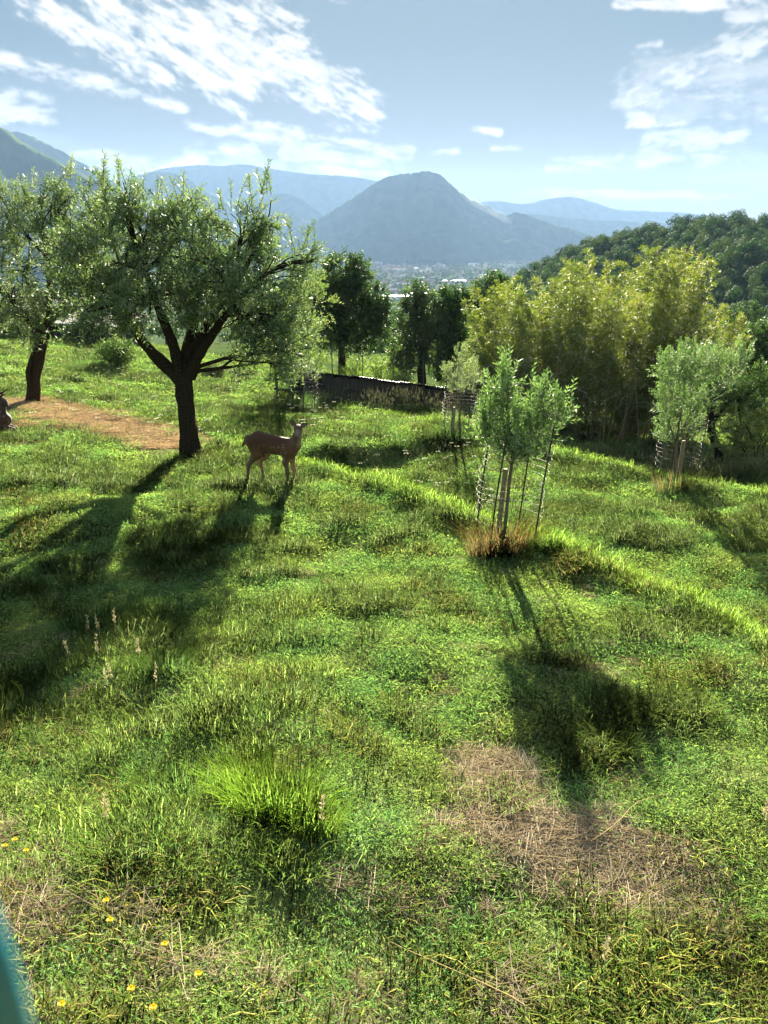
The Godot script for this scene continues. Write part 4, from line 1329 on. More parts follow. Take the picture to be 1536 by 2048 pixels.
	for q in [[1530, 830, 23.0, 1.5, 2.3], [1500, 880, 24.0, 1.2, 1.3]]:
		var x := at(q[0], q[1], q[2]).x
		bush("scrub_bush", "leafy scrub bush behind the crooked tree", on_ground(x, q[2]), q[3], q[4], q[3], 380, [Color(0.07, 0.095, 0.03), Color(0.10, 0.12, 0.04), Color(0.14, 0.14, 0.05)], broad_leaf, "scrub behind the crooked tree")

func bush(called: String, label: String, p: Vector3, rx: float, high: float, rz: float, count: int, tones: Array, mat: Material, group := "") -> void:
	var t := thing(called, label, "bush", p, 0.0, group)
	var lv := Buf.new()
	var tw := Buf.new()
	for k in 9:
		var e := Vector3(rng.randf_range(-0.6, 0.6) * rx, high * rng.randf_range(0.4, 0.8), rng.randf_range(-0.6, 0.6) * rz)
		var pts := bent(Vector3(rng.randf_range(-0.1, 0.1), -0.1, rng.randf_range(-0.1, 0.1)), e, 0.1, 4)
		tw.tube(pts, taper(0.025, 0.008, pts.size()), 5, Color.WHITE)
	var look := {"tones": tones, "twig": 0.32, "leaves": 16, "leaf": 0.06, "wide": 0.032, "fill": 0.4, "out": 0.8, "up": 0.3, "along": 0.5}
	for k in 4:
		var o := Vector3(rng.randf_range(-0.35, 0.35) * rx, high * rng.randf_range(0.42, 0.58), rng.randf_range(-0.3, 0.3) * rz)
		twigs(lv, tw, o, Vector3(rx * 0.72, high * 0.44, rz * 0.72), count / 4, look)
	part("branches", tw.mesh(bark_of(0)), t).set_meta("kind", "stuff")
	part("foliage", lv.mesh(mat), t).set_meta("kind", "stuff")

func guard(p: Vector3, r: float, high: float, turn: float, lean: Vector3, label: String, rings: int, bright := 1.0) -> void:
	var t := thing("tree_guard", label, "tree guard", p, turn)
	var iron := plain("dark_iron", 0.6, 0.5)
	var wire := plain("galvanised_wire", 0.55, 0.5)
	for k in 4:
		var a := 0.6 + PI * 0.5 * k
		var o := Vector3(cos(a), 0, sin(a)) * r
		o.y = ground(p.x + o.x, -p.z - o.z) - p.y
		var b := Buf.new()
		b.tube([o + Vector3(0, -0.2, 0), o + lean * 0.5 + Vector3(0, high * 0.5, 0), o + lean + Vector3(0, high * rng.randf_range(0.92, 1.05), 0)], [0.011, 0.0105, 0.010], 6, Color(0.02, 0.017, 0.015))
		part("post", b.mesh(iron), t)
	for k in rings:
		var h := high * (0.28 + 0.64 * k / float(rings - 1))
		var b := Buf.new()
		var pts := []
		var rad := []
		for q in 25:
			var a := TAU * q / 24.0
			var wob := 1.0 + 0.05 * sin(a * 3.0 + k * 0.8) + 0.03 * sin(k * 2.1)
			pts.append(Vector3(cos(a) * r * wob, h + 0.015 * sin(a * 2.0 + k), sin(a) * r * wob) + lean * (h / high))
			rad.append(0.0012 if bright < 1.5 else 0.0016)
		b.tube(pts, rad, 4, Color(0.15, 0.14, 0.115) * bright)
		part("wire_ring", b.mesh(wire), t)
	for k in 14:
		var a := TAU * k / 14.0
		var b := Buf.new()
		var pts := []
		var rad := []
		for q in rings:
			var h := high * (0.28 + 0.64 * q / float(rings - 1))
			var wob := 1.0 + 0.05 * sin(a * 3.0 + q * 0.8) + 0.03 * sin(q * 2.1)
			pts.append(Vector3(cos(a) * r * wob, h + 0.015 * sin(a * 2.0 + q), sin(a) * r * wob) + lean * (h / high))
			rad.append(0.0011)
		b.tube(pts, rad, 3, Color(0.10, 0.095, 0.08))
		part("upright_wire", b.mesh(wire), t)

func stake(p: Vector3, high: float, r: float, lean: Vector3, label: String) -> void:
	var b := Buf.new()
	b.tube([Vector3(0, -0.2, 0), lean * 0.5 + Vector3(0, high * 0.5, 0), lean + Vector3(0, high, 0)], [r, r * 0.97, r * 0.95], 10, Color.WHITE, 0.03)
	single("wooden_stake", b.mesh(grained("stake_wood", [Color(0.11, 0.085, 0.055), Color(0.19, 0.15, 0.10), Color(0.25, 0.20, 0.14)], 0.3, 0.85, 0.1, 0.03, 4, false, Vector3(1, 0.15, 1))), label, "stake", p)

# ---------------------------------------------------------------- bamboo
func build_bamboo() -> void:
	var t := thing("bamboo_clump", "tall dense yellow green bamboo clump with feathery tops", "bamboo", on_ground(8.2, 30.0))
	var base := t.position
	var leafm := plain("bamboo_leaf", 0.6, 0.4, Color(0.7, 0.8, 0.25))
	var cane := plain("bamboo_cane", 0.45, 0.5)
	var outline := [[925, 640], [945, 590], [1000, 590], [1060, 572], [1110, 575], [1145, 512], [1175, 580], [1215, 535], [1255, 600], [1290, 600], [1325, 508], [1355, 540], [1385, 520], [1430, 590], [1470, 650], [1495, 700]]
	var canes := Buf.new()
	var dead := Buf.new()
	var groups := 10
	var lv: Array[Buf] = []
	for k in groups:
		lv.append(Buf.new())
	for k in 250:
		var u := rng.randf()
		var px := lerpf(930.0, 1490.0, u)
		var s := 0
		while s < outline.size() - 2 and outline[s + 1][0] < px:
			s += 1
		var top_px := lerpf(outline[s][1], outline[s + 1][1], (px - outline[s][0]) / float(outline[s + 1][0] - outline[s][0]))
		var deep := rng.randf_range(-2.4, 3.2) * sqrt(1.0 - pow(absf(u * 2 - 1), 2.2))
		var d := 30.3 + deep
		var tip := at(px, top_px, 30.3)
		tip.z = -d
		tip.y += 0.25 if k % 4 == 0 else -rng.randf() * 3.0 - 0.35
		# the canes spring from a narrower foot and lean out
		var fx := lerpf(tip.x, base.x, 0.30)
		var foot_p := on_ground(fx, 30.1 + deep * 0.75, -0.1)
		var mid := foot_p.lerp(tip, 0.6) + Vector3((fx - tip.x) * 0.12, 0.25, 0)
		var pts := []
		var rad := []
		for q in 8:
			var w := q / 7.0
			pts.append(foot_p.lerp(mid, w).lerp(mid.lerp(tip, w), w) - base)
			rad.append(lerpf(0.019, 0.004, w))
		canes.tube(pts, rad, 5, vary(Color(0.13, 0.13, 0.05), 0.3))
		var L := foot_p.distance_to(tip)
		var yellow := clampf(rng.randf_range(-0.3, 0.8) + (0.35 if px > 1180 else 0.0), 0.0, 1.0)
		var n := 50
		for q in n:
			var w := 0.07 + 0.93 * pow((q + rng.randf()) / n, 0.8)
			var a: Vector3 = foot_p.lerp(mid, w).lerp(mid.lerp(tip, w), w) - base
			var reach := lerpf(1.0, 0.2, smoothstep(0.4, 1.0, w)) * smoothstep(0.0, 0.2, w)
			var o := Vector3(rng.randf_range(-1, 1), rng.randf_range(0.1, 0.9), rng.randf_range(-1, 1)).normalized()
			var tone := Color(0.058, 0.076, 0.026).lerp(Color(0.118, 0.111, 0.033), clampf(yellow * 0.5 + rng.randf_range(-0.25, 0.25), 0.0, 1.0))
			spray(lv[int(u * groups) % groups], canes if q % 3 == 0 else null, a, o, reach * rng.randf_range(0.6, 1.1) + 0.08, {"leaves": 16, "leaf": 0.16, "wide": 0.028, "along": 0.9, "droop": 0.35, "hang": 0.25, "thick": 0.004}, [tone])
	# dead canes leaning at the foot
	for k in 90:
		var x := rng.randf_range(-3.6, 3.6)
		var z := rng.randf_range(0.3, 2.2)
		var g := on_ground(base.x + x, 30.0 - z) - base
		canes.tube([g, g + Vector3(rng.randf_range(-0.7, 0.7), rng.randf_range(1.8, 3.4), rng.randf_range(-0.3, 0.3))], [0.017, 0.010], 5, vary(Color(0.20, 0.16, 0.09), 0.3))
	part("canes", canes.mesh(cane), t).set_meta("kind", "stuff")
	for k in groups:
		part("leaf_plume", lv[k].mesh(leafm), t).set_meta("kind", "stuff")

# ---------------------------------------------------------------- sheds and fences
func build_sheds() -> void:
	var wood := grained("old_board", [Color(0.022, 0.019, 0.016), Color(0.042, 0.036, 0.03), Color(0.06, 0.053, 0.046)], 0.8, 0.9, 0.15, 0.02, 5, false, Vector3(1, 0.12, 1))
	var zinc := grained("corrugated", [Color(0.17, 0.165, 0.155), Color(0.25, 0.245, 0.23), Color(0.20, 0.16, 0.12)], 1.5, 0.5, 0.0, 0.02)
	# low shed: its front edge runs from a to b
	var high := 1.12
	var a := at(650, 748, 28.3) - Vector3(0, high, 0)
	var e := at(972, 790, 31.4) - Vector3(0, high, 0)
	var t := thing("low_shed", "long low board shed with corrugated roof in the middle of the meadow", "shed", a)
	var along := Vector3(e.x - a.x, 0, e.z - a.z)
	var long := along.length()
	var ax := along / long
	var back := Vector3(ax.z, 0, -ax.x)
	if back.z > 0:
		back = -back
	var drop := e.y - a.y
	var n := 22
	var bw := long / n
	var bvars: Array[ArrayMesh] = []
	for k in 4:
		var b := Buf.new()
		b.box(Vector3(0.006, -1.2, -0.014), Vector3(bw - 0.006, high - 0.02 * k, 0.014), Color(1, 1, 1) * (0.85 + 0.06 * k))
		bvars.append(b.mesh(wood))
	var turn := atan2(-ax.z, ax.x)
	for k in n:
		var o := part("board", bvars[(k * 7 + k / 3) % 4], t, ax * (bw * k) + Vector3(0, drop * (k + 0.5) / n, 0) + back * (0.006 * (k % 2)))
		o.rotation.y = turn
	for k in 9:
		var o := part("board", bvars[(k * 5) % 4], t, back * (bw * k))
		o.rotation.y = turn + PI / 2
		var o2 := part("board", bvars[(k * 3) % 4], t, ax * long + Vector3(0, drop, 0) + back * (bw * k))
		o2.rotation.y = turn + PI / 2
	var rb := Buf.new()
	rb.box(Vector3(0, 0.62, 0.016), Vector3(long, 0.70, 0.05), Color.WHITE)
	var rail := part("rail", rb.mesh(wood), t)
	rail.transform = Transform3D(Basis(ax + Vector3(0, drop / long, 0), Vector3.UP, -back), Vector3(0, 0, 0))
	# corrugated sheets, each its own piece
	var sheets := 7
	var sw := long / sheets
	for k in sheets:
		var b := Buf.new()
		var m := 30
		var lift := 0.012 * (k % 2) + rng.randf_range(0, 0.012)
		for q in m + 1:
			var x := (sw + 0.06) * q / m
			var y := 0.018 * sin(q / float(m) * TAU * 9.0)
			for r in 2:
				b.v.append(Vector3(x, y + lift + (0.0 if r == 0 else -0.62), -2.75 * r + 0.18))
				b.n.append(Vector3(-cos(q / float(m) * TAU * 9.0) * 0.6, 1, 0).normalized())
				b.c.append(Color.WHITE)
			for r in 2:
				b.v.append(Vector3(x, y + lift - 0.006 + (0.0 if r == 0 else -0.62), -2.75 * r + 0.18))
				b.n.append(Vector3.DOWN)
				b.c.append(Color.WHITE)
		for q in m:
			var g := q * 4
			b.i.append_array([g, g + 1, g + 4, g + 1, g + 5, g + 4, g + 2, g + 6, g + 3, g + 3, g + 6, g + 7, g, g + 4, g + 2, g + 2, g + 4, g + 6])
		var o := part("roof_sheet", b.mesh(zinc), t)
		o.transform = Transform3D(Basis(ax + Vector3(0, drop / long, 0), Vector3.UP, -back), ax * (sw * k) + Vector3(0, high + 0.07 + drop * k / sheets + rng.randf_range(-0.01, 0.02), 0))
	# rail fence at the end of the shed
	var ft := thing("rail_fence", "short weathered rail fence joining the end of the shed", "fence", on_ground(-3.9, 28.0))
	var fo := ft.position
	for k in 4:
		var p := on_ground(-3.9 + k * 0.5, 28.0 + (k % 2) * 0.7) - fo
		var b := Buf.new()
		b.tube([p + Vector3(0, -0.2, 0), p + Vector3(0.02, 0.5, 0), p + Vector3(0.0, 0.98, 0)], [0.05, 0.048, 0.045], 8, Color.WHITE, 0.04)
		part("post", b.mesh(wood), ft)
	for r in [0.45, 0.80]:
		var b := Buf.new()
		var p0 := on_ground(-4.0, 28.05, r) - fo
		var p1 := on_ground(-2.2, 28.2, r + 0.03) - fo
		b.tube([p0, p0.lerp(p1, 0.5) + Vector3(0, -0.02, 0), p1], [0.05, 0.055, 0.05], 8, Color.WHITE, 0.04)
		part("rail", b.mesh(wood), ft)
	# wire fence behind
	var wt := thing("wire_fence", "wire mesh fence on thin posts behind the shed", "fence", on_ground(-4.5, 34.0))
	var wo := wt.position
	var iron := plain("dark_iron", 0.6)
	var prev := Vector3.ZERO
	for k in 12:
		var p := on_ground(-5.0 + k * 1.35, 34.2 + k * 0.12) - wo
		var b := Buf.new()
		b.tube([p + Vector3(0, -0.2, 0), p + Vector3(0.01, 0.9, 0), p + Vector3(0, 1.75, 0)], [0.022, 0.022, 0.02], 6, Color(0.05, 0.05, 0.045))
		part("post", b.mesh(iron), wt)
		if k > 0:
			for h in 5:
				var wb := Buf.new()
				wb.tube([prev + Vector3(0, 0.25 + h * 0.34, 0), p + Vector3(0, 0.25 + h * 0.34, 0)], [0.004, 0.004], 3, Color(0.12, 0.12, 0.11))
				part("wire", wb.mesh(iron), wt)
		prev = p
	# farm sheds at the edge of the back meadow
	var roofm := grained("slate_sheet", [Color(0.07, 0.075, 0.08), Color(0.12, 0.125, 0.13)], 1.2, 0.7)
	var greenm := grained("green_sheet", [Color(0.05, 0.11, 0.075), Color(0.09, 0.16, 0.12)], 1.0, 0.55)
	for q in [[-19.4, 42.0, 4.2, 1.25, 0.35, "low grey shed with slanted roof seen under the leaning olive", 0], [-15.2, 40.0, 3.6, 1.0, -0.1, "small low shed with green edged roof near the round bush", 1], [-22.5, 44.0, 4.5, 1.9, 0.3, "taller dark shed at the edge of the back meadow", 0]]:
		var p := on_ground(q[0], q[1], -0.1)
		var ht := thing("farm_shed", q[5], "shed", p, -0.25)
		var m := 12
		var w: float = q[2] / m
		for k in m:
			var b := Buf.new()
			b.box(Vector3(-q[2] / 2 + w * k + 0.005, -0.3, -0.015), Vector3(-q[2] / 2 + w * (k + 1) - 0.005, q[3] + q[4] * (k + 0.5) / m, 0.015), Color(1, 1, 1) * rng.randf_range(0.7, 1.6))
			part("board", b.mesh(wood), ht)
		for sd in [-1, 1]:
			var b := Buf.new()
			b.box(Vector3(sd * q[2] / 2 - 0.02, -0.3, -2.6), Vector3(sd * q[2] / 2 + 0.02, q[3] + (q[4] if sd > 0 else 0.0), -0.02), Color.WHITE)
			part("side_wall", b.mesh(wood), ht)
		var rfb := Buf.new()
		var l2: float = q[2] / 2 + 0.3
		for s in [0.0, 0.05]:
			rfb.quad(Vector3(-l2, q[3] + 0.04 + s, 0.35), Vector3(l2, q[3] + q[4] + 0.04 + s, 0.35), Vector3(l2, q[3] + q[4] + 0.35 + s, -2.8), Vector3(-l2, q[3] + 0.35 + s, -2.8), Color.WHITE)
		part("roof", rfb.mesh(roofm), ht)
		var eb := Buf.new()
		eb.quad(Vector3(-l2, q[3] - 0.04, 0.36), Vector3(l2, q[3] + q[4] - 0.04, 0.36), Vector3(l2, q[3] + q[4] + 0.10, 0.36), Vector3(-l2, q[3] + 0.10, 0.36), Color.WHITE)
		part("roof_edge", eb.mesh(greenm if q[6] == 1 else roofm), ht)
	# bare pale patch of earth by the sheds
	var sb := Buf.new()
	var ring := []
	for k in 20:
		var an := TAU * k / 20.0
		var rr := 1.0 + 0.2 * sin(an * 3.0 + 1.0)
		ring.append(on_ground(-17.0 + cos(an) * 2.2 * rr, 32.5 + sin(an) * 1.0 * rr, 0.03))
	for k in 20:
		sb.tri(on_ground(-17.0, 32.5, 0.05), ring[k], ring[(k + 1) % 20], Color.WHITE)
	structure("dirt_path", sb.mesh(grained("pale_earth", [Color(0.20, 0.16, 0.11), Color(0.32, 0.27, 0.20)], 1.5, 0.95)), "pale bare earth patch behind the leaning olive", "path")
	# coated metal rail close to the lens
	var tealm := plain("teal_paint", 0.4, 0.5)
	var tb := Buf.new()
	var pts := []
	var rad := []
	var path := [at(-210, 1560, 0.062), at(-95, 1760, 0.062), at(-24, 1930, 0.063), at(24, 2090, 0.066), at(75, 2700, 0.08), Vector3(-0.05, 2.3, -0.10), Vector3(-0.06, 1.0, -0.12), on_ground(-0.06, 0.12, -0.1)]
	for k in path.size():
		pts.append(path[k] - path[path.size() - 1])
		rad.append(0.0026)
	tb.tube(pts, rad, 10, Color(0.0, 0.11, 0.16))
	single("teal_fence_wire", tb.mesh(tealm), "blurred teal coated fence wire right in front of the lens", "fence wire", path[path.size() - 1])

# ---------------------------------------------------------------- animals: tapered capsules joined smoothly, meshed as surface nets
func capsules(bones: Array, cell: float, k: float, paint: Callable) -> Buf:
	var lo := Vector3.ONE * 1e9
	var hi := -lo
	for b in bones:
		for e in [[b[0], b[1]], [b[2], b[3]]]:
			lo = lo.min(e[0] - Vector3.ONE * (e[1] + cell * 3))
			hi = hi.max(e[0] + Vector3.ONE * (e[1] + cell * 3))
	var nx := int((hi.x - lo.x) / cell) + 2
	var ny := int((hi.y - lo.y) / cell) + 2
	var nz := int((hi.z - lo.z) / cell) + 2
	var f := PackedFloat32Array()
	f.resize(nx * ny * nz)
	f.fill(1.0)
	for b in bones:
		var a: Vector3 = b[0]
		var ra: float = b[1]
		var e: Vector3 = b[2]
		var re: float = b[3]
		var pad := k + cell * 2.5
		var l := ((a - Vector3.ONE * (ra + pad)).min(e - Vector3.ONE * (re + pad)) - lo) / cell
		var h := ((a + Vector3.ONE * (ra + pad)).max(e + Vector3.ONE * (re + pad)) - lo) / cell
		var ae := e - a
		var len2 := maxf(ae.length_squared(), 1e-9)
		for z in range(max(0, int(l.z)), min(nz, int(h.z) + 1)):
			for y in range(max(0, int(l.y)), min(ny, int(h.y) + 1)):
				for x in range(max(0, int(l.x)), min(nx, int(h.x) + 1)):
					var p := lo + Vector3(x, y, z) * cell
					var t := clampf((p - a).dot(ae) / len2, 0.0, 1.0)
					var dist := p.distance_to(a + ae * t) - lerpf(ra, re, t)
					var q := (z * ny + y) * nx + x
					var o := f[q]
					var w := maxf(k - absf(o - dist), 0.0) / k
					f[q] = minf(o, dist) - w * w * k * 0.25
	var id := {}
	var out := Buf.new()
	for z in nz - 1:
		for y in ny - 1:
			for x in nx - 1:
				var q := (z * ny + y) * nx + x
				var v0 := f[q]
				var inside := 0
				var acc := Vector3.ZERO
				var cnt := 0
				var c := [v0, f[q + 1], f[q + nx], f[q + nx + 1], f[q + nx * ny], f[q + nx * ny + 1], f[q + nx * ny + nx], f[q + nx * ny + nx + 1]]
				for m in 8:
					if c[m] < 0.0:
						inside += 1
				if inside == 0 or inside == 8:
					continue
				for ed in [[0, 1], [2, 3], [4, 5], [6, 7], [0, 2], [1, 3], [4, 6], [5, 7], [0, 4], [1, 5], [2, 6], [3, 7]]:
					var g0: float = c[ed[0]]
					var g1: float = c[ed[1]]
					if (g0 < 0.0) != (g1 < 0.0):
						var t := g0 / (g0 - g1)
						var p0 := Vector3(ed[0] & 1, (ed[0] >> 1) & 1, (ed[0] >> 2) & 1)
						var p1 := Vector3(ed[1] & 1, (ed[1] >> 1) & 1, (ed[1] >> 2) & 1)
						acc += p0.lerp(p1, t)
						cnt += 1
				id[q] = out.v.size()
				var pos := lo + (Vector3(x, y, z) + acc / cnt) * cell
				var grad := Vector3(c[1] + c[3] + c[5] + c[7] - c[0] - c[2] - c[4] - c[6], c[2] + c[3] + c[6] + c[7] - c[0] - c[1] - c[4] - c[5], c[4] + c[5] + c[6] + c[7] - c[0] - c[1] - c[2] - c[3]).normalized()
				out.v.append(pos)
				out.n.append(grad)
				out.c.append(paint.call(pos, grad))
	var steps := [1, nx, nx * ny]
	for q in id:
		for ax in 3:
			var s1: int = steps[ax]
			var u: int = steps[(ax + 1) % 3]
			var w: int = steps[(ax + 2) % 3]
			if (f[q] < 0.0) != (f[q + s1] < 0.0) and id.has(q - u) and id.has(q - w) and id.has(q - u - w):
				var a0: int = id[q]
				var a1: int = id[q - u]
				var a2: int = id[q - u - w]
				var a3: int = id[q - w]
				if f[q] < 0.0:
					out.i.append_array([a0, a2, a1, a0, a3, a2])
				else:
					out.i.append_array([a0, a1, a2, a0, a2, a3])
	return out

func V(x: float, y: float, z := 0.0) -> Vector3:
	return Vector3(x, y, z)

func ear(p: Vector3, dr: Vector3, face: Vector3, long: float, wide: float, inside: Color, outside: Color) -> Buf:
	var b := Buf.new()
	var s := dr.cross(face).normalized()
	var rows := 6
	var prev: Array[Vector3] = []
	for k in rows + 1:
		var t := float(k) / rows
		var w := wide * sin(pow(t, 0.75) * PI * 0.94 + 0.16) * 0.5
		var c := p + dr * long * t - face * (0.012 * sin(t * PI))
		var row: Array[Vector3] = [c - s * w + face * w * 0.45, c, c + s * w + face * w * 0.45]
		if k > 0:
			for q in 2:
				b.quad(prev[q], prev[q + 1], row[q + 1], row[q], inside)
				b.quad(prev[q] - face * 0.004, row[q] - face * 0.004, row[q + 1] - face * 0.004, prev[q + 1] - face * 0.004, outside)
		prev = row
	return b

func build_deer() -> void:
	var coat := plain("deer_coat", 0.75, 0.35)
	coat.rim_enabled = true
	coat.rim = 0.15
	coat.rim_tint = 0.6
	var spots := []
	for k in 14:
		spots.append(Vector3(rng.randf_range(-0.45, 0.3), rng.randf_range(0.62, 0.95), 0))
	var fur := FastNoiseLite.new()
	fur.frequency = 22.0
	var paint := func(p: Vector3, n: Vector3) -> Color:
		var back := Color(0.058, 0.027, 0.012)
		var flank := Color(0.105, 0.053, 0.024)
		var pale := Color(0.30, 0.22, 0.14)
		var c := flank.lerp(back, smoothstep(0.62, 0.86, p.y - maxf(0.0, p.x) * 0.05))
		var nk := smoothstep(0.20, 0.34, p.x) * smoothstep(0.66, 0.84, p.y)
		c = c.lerp(Color(0.11, 0.07, 0.042), nk)                          # neck
		c = c.lerp(pale, nk * 0.6 * smoothstep(0.0, 0.05, p.x - 0.39 - (p.y - 0.78) * 0.30))           # throat
		if p.y < 0.57 and p.y > 0.47 and p.x > -0.2 and p.x < 0.2:
			c = c.lerp(pale, 0.8)                                       # belly
		var lg := 1.0 - smoothstep(0.42, 0.58, p.y)
		c = c.lerp(Color(0.12, 0.078, 0.046), lg)                         # legs
		if p.y < 0.5:
			if absf(p.z) < 0.08:
				c = c.lerp(pale, 0.5)                                    # inner side of the legs
		if p.y > 0.96 and p.x > 0.3:                                     # face
			c = Color(0.10, 0.068, 0.045)
			if p.y > 1.06 and p.z > 0.02:
				c = Color(0.07, 0.042, 0.025)                            # dark crown of the head
			elif p.z > 0.16:
				c = Color(0.16, 0.12, 0.085)
		elif p.x < 0.3 and p.y > 0.6:
			for s in spots:
				if Vector2(p.x - s.x, p.y - s.y).length() < 0.013:
					c = c.lerp(Color(0.30, 0.22, 0.14), 0.6)
					break
		if p.y < 0.035:
			c = Color(0.025, 0.02, 0.018)
		return c * (1.0 + fur.get_noise_3d(p.x, p.y, p.z) * 0.25)
	var body := [
		[V(-0.42, 0.80), 0.11, V(-0.28, 0.80), 0.148], [V(-0.28, 0.80), 0.148, V(0.0, 0.72), 0.142], [V(0.0, 0.72), 0.142, V(0.26, 0.69), 0.150], [V(0.26, 0.69), 0.150, V(0.35, 0.75), 0.105],
		[V(-0.30, 0.86), 0.09, V(0.22, 0.79), 0.07],
		[V(0.33, 0.76), 0.115, V(0.40, 0.90, 0.02), 0.075], [V(0.40, 0.90, 0.02), 0.075, V(0.435, 1.03, 0.04), 0.062],
		[V(0.437, 1.055, 0.045), 0.066, V(0.445, 1.045, 0.085), 0.06], [V(0.445, 1.04, 0.09), 0.052, V(0.452, 0.985, 0.20), 0.030], [V(0.452, 0.985, 0.20), 0.030, V(0.453, 0.968, 0.235), 0.025],
		# hind legs: thigh, second thigh, shank, foot
		[V(-0.36, 0.78, 0.07), 0.13, V(-0.30, 0.58, 0.10), 0.085], [V(-0.30, 0.58, 0.10), 0.08, V(-0.45, 0.40, 0.10), 0.036], [V(-0.45, 0.40, 0.10), 0.034, V(-0.495, 0.10, 0.10), 0.019], [V(-0.495, 0.10, 0.10), 0.021, V(-0.485, 0.012, 0.11), 0.024],
		[V(-0.32, 0.76, -0.07), 0.13, V(-0.19, 0.58, -0.10), 0.085], [V(-0.19, 0.58, -0.10), 0.08, V(-0.32, 0.40, -0.10), 0.036], [V(-0.32, 0.40, -0.10), 0.034, V(-0.255, 0.10, -0.10), 0.019], [V(-0.255, 0.10, -0.10), 0.021, V(-0.235, 0.012, -0.10), 0.024],
		# fore legs
		[V(0.23, 0.64, 0.07), 0.10, V(0.20, 0.46, 0.085), 0.048], [V(0.20, 0.46, 0.085), 0.046, V(0.225, 0.28, 0.085), 0.029], [V(0.225, 0.28, 0.085), 0.029, V(0.225, 0.09, 0.085), 0.018], [V(0.225, 0.09, 0.085), 0.020, V(0.245, 0.012, 0.09), 0.024],
		[V(0.27, 0.64, -0.07), 0.10, V(0.26, 0.46, -0.085), 0.048], [V(0.26, 0.46, -0.085), 0.046, V(0.29, 0.28, -0.085), 0.029], [V(0.29, 0.28, -0.085), 0.029, V(0.285, 0.09, -0.085), 0.018], [V(0.285, 0.09, -0.085), 0.020, V(0.305, 0.012, -0.085), 0.024],
		# tail
		[V(-0.50, 0.82), 0.035, V(-0.575, 0.70), 0.022],
	]
	var p := foot(554, 972)
	var t := thing("deer", "brown fallow deer standing in the meadow with its head turned to the viewer", "deer", p, -0.16)
	var m := capsules(body, 0.0125, 0.05, paint)
	part("body", m.mesh(coat), t)
	part("ear", ear(V(0.40, 1.09, 0.05), V(-0.68, 0.62, 0.05).normalized(), V(0.1, 0.0, 1).normalized(), 0.15, 0.085, Color(0.13, 0.085, 0.06), Color(0.15, 0.10, 0.06)).mesh(coat), t)
	part("ear", ear(V(0.475, 1.09, 0.05), V(0.85, 0.36, 0.05).normalized(), V(0.1, 0.0, 1).normalized(), 0.145, 0.085, Color(0.16, 0.10, 0.07), Color(0.15, 0.10, 0.06)).mesh(coat), t)
	var dark := plain("dark_gloss", 0.15, 0.6)
	for s in [-1.0, 1.0]:
		part("eye", ball(0.013, Color(0.008, 0.006, 0.005), dark), t, V(0.446 + s * 0.050, 1.048, 0.108))
	var nose := part("nose", ball(0.02, Color(0.012, 0.01, 0.01), dark), t, V(0.453, 0.968, 0.248))
	nose.scale = Vector3(1.1, 0.8, 0.7)
	# the resting buck beside the leaning olive
	var q := foot(4, 868)
	var b2 := thing("deer", "spotted dark deer lying down beside the straw with velvet antlers", "deer", q + Vector3(-0.27, 0, -0.2), 0.1)
	var paint2 := func(pp: Vector3, n: Vector3) -> Color:
		var c := Color(0.085, 0.04, 0.028).lerp(Color(0.05, 0.026, 0.02), smoothstep(0.25, 0.5, pp.y))
		if pp.y > 0.5 and pp.x > 0.1:
			c = Color(0.065, 0.042, 0.03)
		var cellp := (pp * 11.0).floor()
		var o := Vector3(hash(cellp.x * 7.1 + cellp.y * 3.3 + cellp.z * 1.7) % 100, hash(cellp.x * 2.1 + cellp.y * 9.3) % 100, hash(cellp.y * 4.1 + cellp.z * 5.9) % 100) / 100.0
		if pp.y < 0.5 and ((pp * 11.0) - cellp).distance_to(o * 0.5 + Vector3.ONE * 0.25) < 0.20:
			c = Color(0.28, 0.21, 0.16)
		return c * (1.0 + fur.get_noise_3d(pp.x, pp.y, pp.z) * 0.2)
	var body2 := [
		[V(-0.75, 0.24), 0.20, V(-0.35, 0.28), 0.23], [V(-0.35, 0.28), 0.23, V(0.08, 0.27), 0.22], [V(0.08, 0.27), 0.22, V(0.30, 0.30, 0.05), 0.15],
		[V(0.22, 0.36, 0.02), 0.14, V(0.26, 0.60, 0.02), 0.085], [V(0.26, 0.60, 0.02), 0.085, V(0.28, 0.72, 0.02), 0.07],
		[V(0.28, 0.74, 0.02), 0.075, V(0.36, 0.70, 0.06), 0.06], [V(0.36, 0.70, 0.06), 0.052, V(0.44, 0.62, 0.12), 0.032],
		[V(0.24, 0.14, 0.14), 0.09, V(0.50, 0.09, 0.18), 0.045], [V(0.50, 0.09, 0.18), 0.04, V(0.28, 0.05, 0.24), 0.03], [V(0.2, 0.12, -0.12), 0.08, V(0.44, 0.06, -0.14), 0.04],
		[V(-0.62, 0.20, 0.14), 0.15, V(-0.38, 0.10, 0.24), 0.08], [V(-0.38, 0.10, 0.24), 0.06, V(-0.66, 0.05, 0.28), 0.035],
	]
	part("body", capsules(body2, 0.018, 0.06, paint2).mesh(coat), b2)
	var velvet := plain("velvet", 0.9, 0.3)
	for s in [-1.0, 1.0]:
		var ab := Buf.new()
		var r := V(0.27, 0.80, 0.02 + s * 0.035)
		ab.tube([r, r + V(0.0, 0.06, s * 0.06), r + V(0.06, 0.13, s * 0.12), r + V(0.13, 0.16, s * 0.15)], [0.02, 0.018, 0.019, 0.012], 8, Color(0.06, 0.035, 0.028))
		ab.tube([r + V(0.0, 0.04, s * 0.03), r + V(0.08, 0.06, s * 0.04), r + V(0.12, 0.09, s * 0.04)], [0.014, 0.013, 0.008], 8, Color(0.06, 0.035, 0.028))
		part("antler", ab.mesh(velvet), b2)
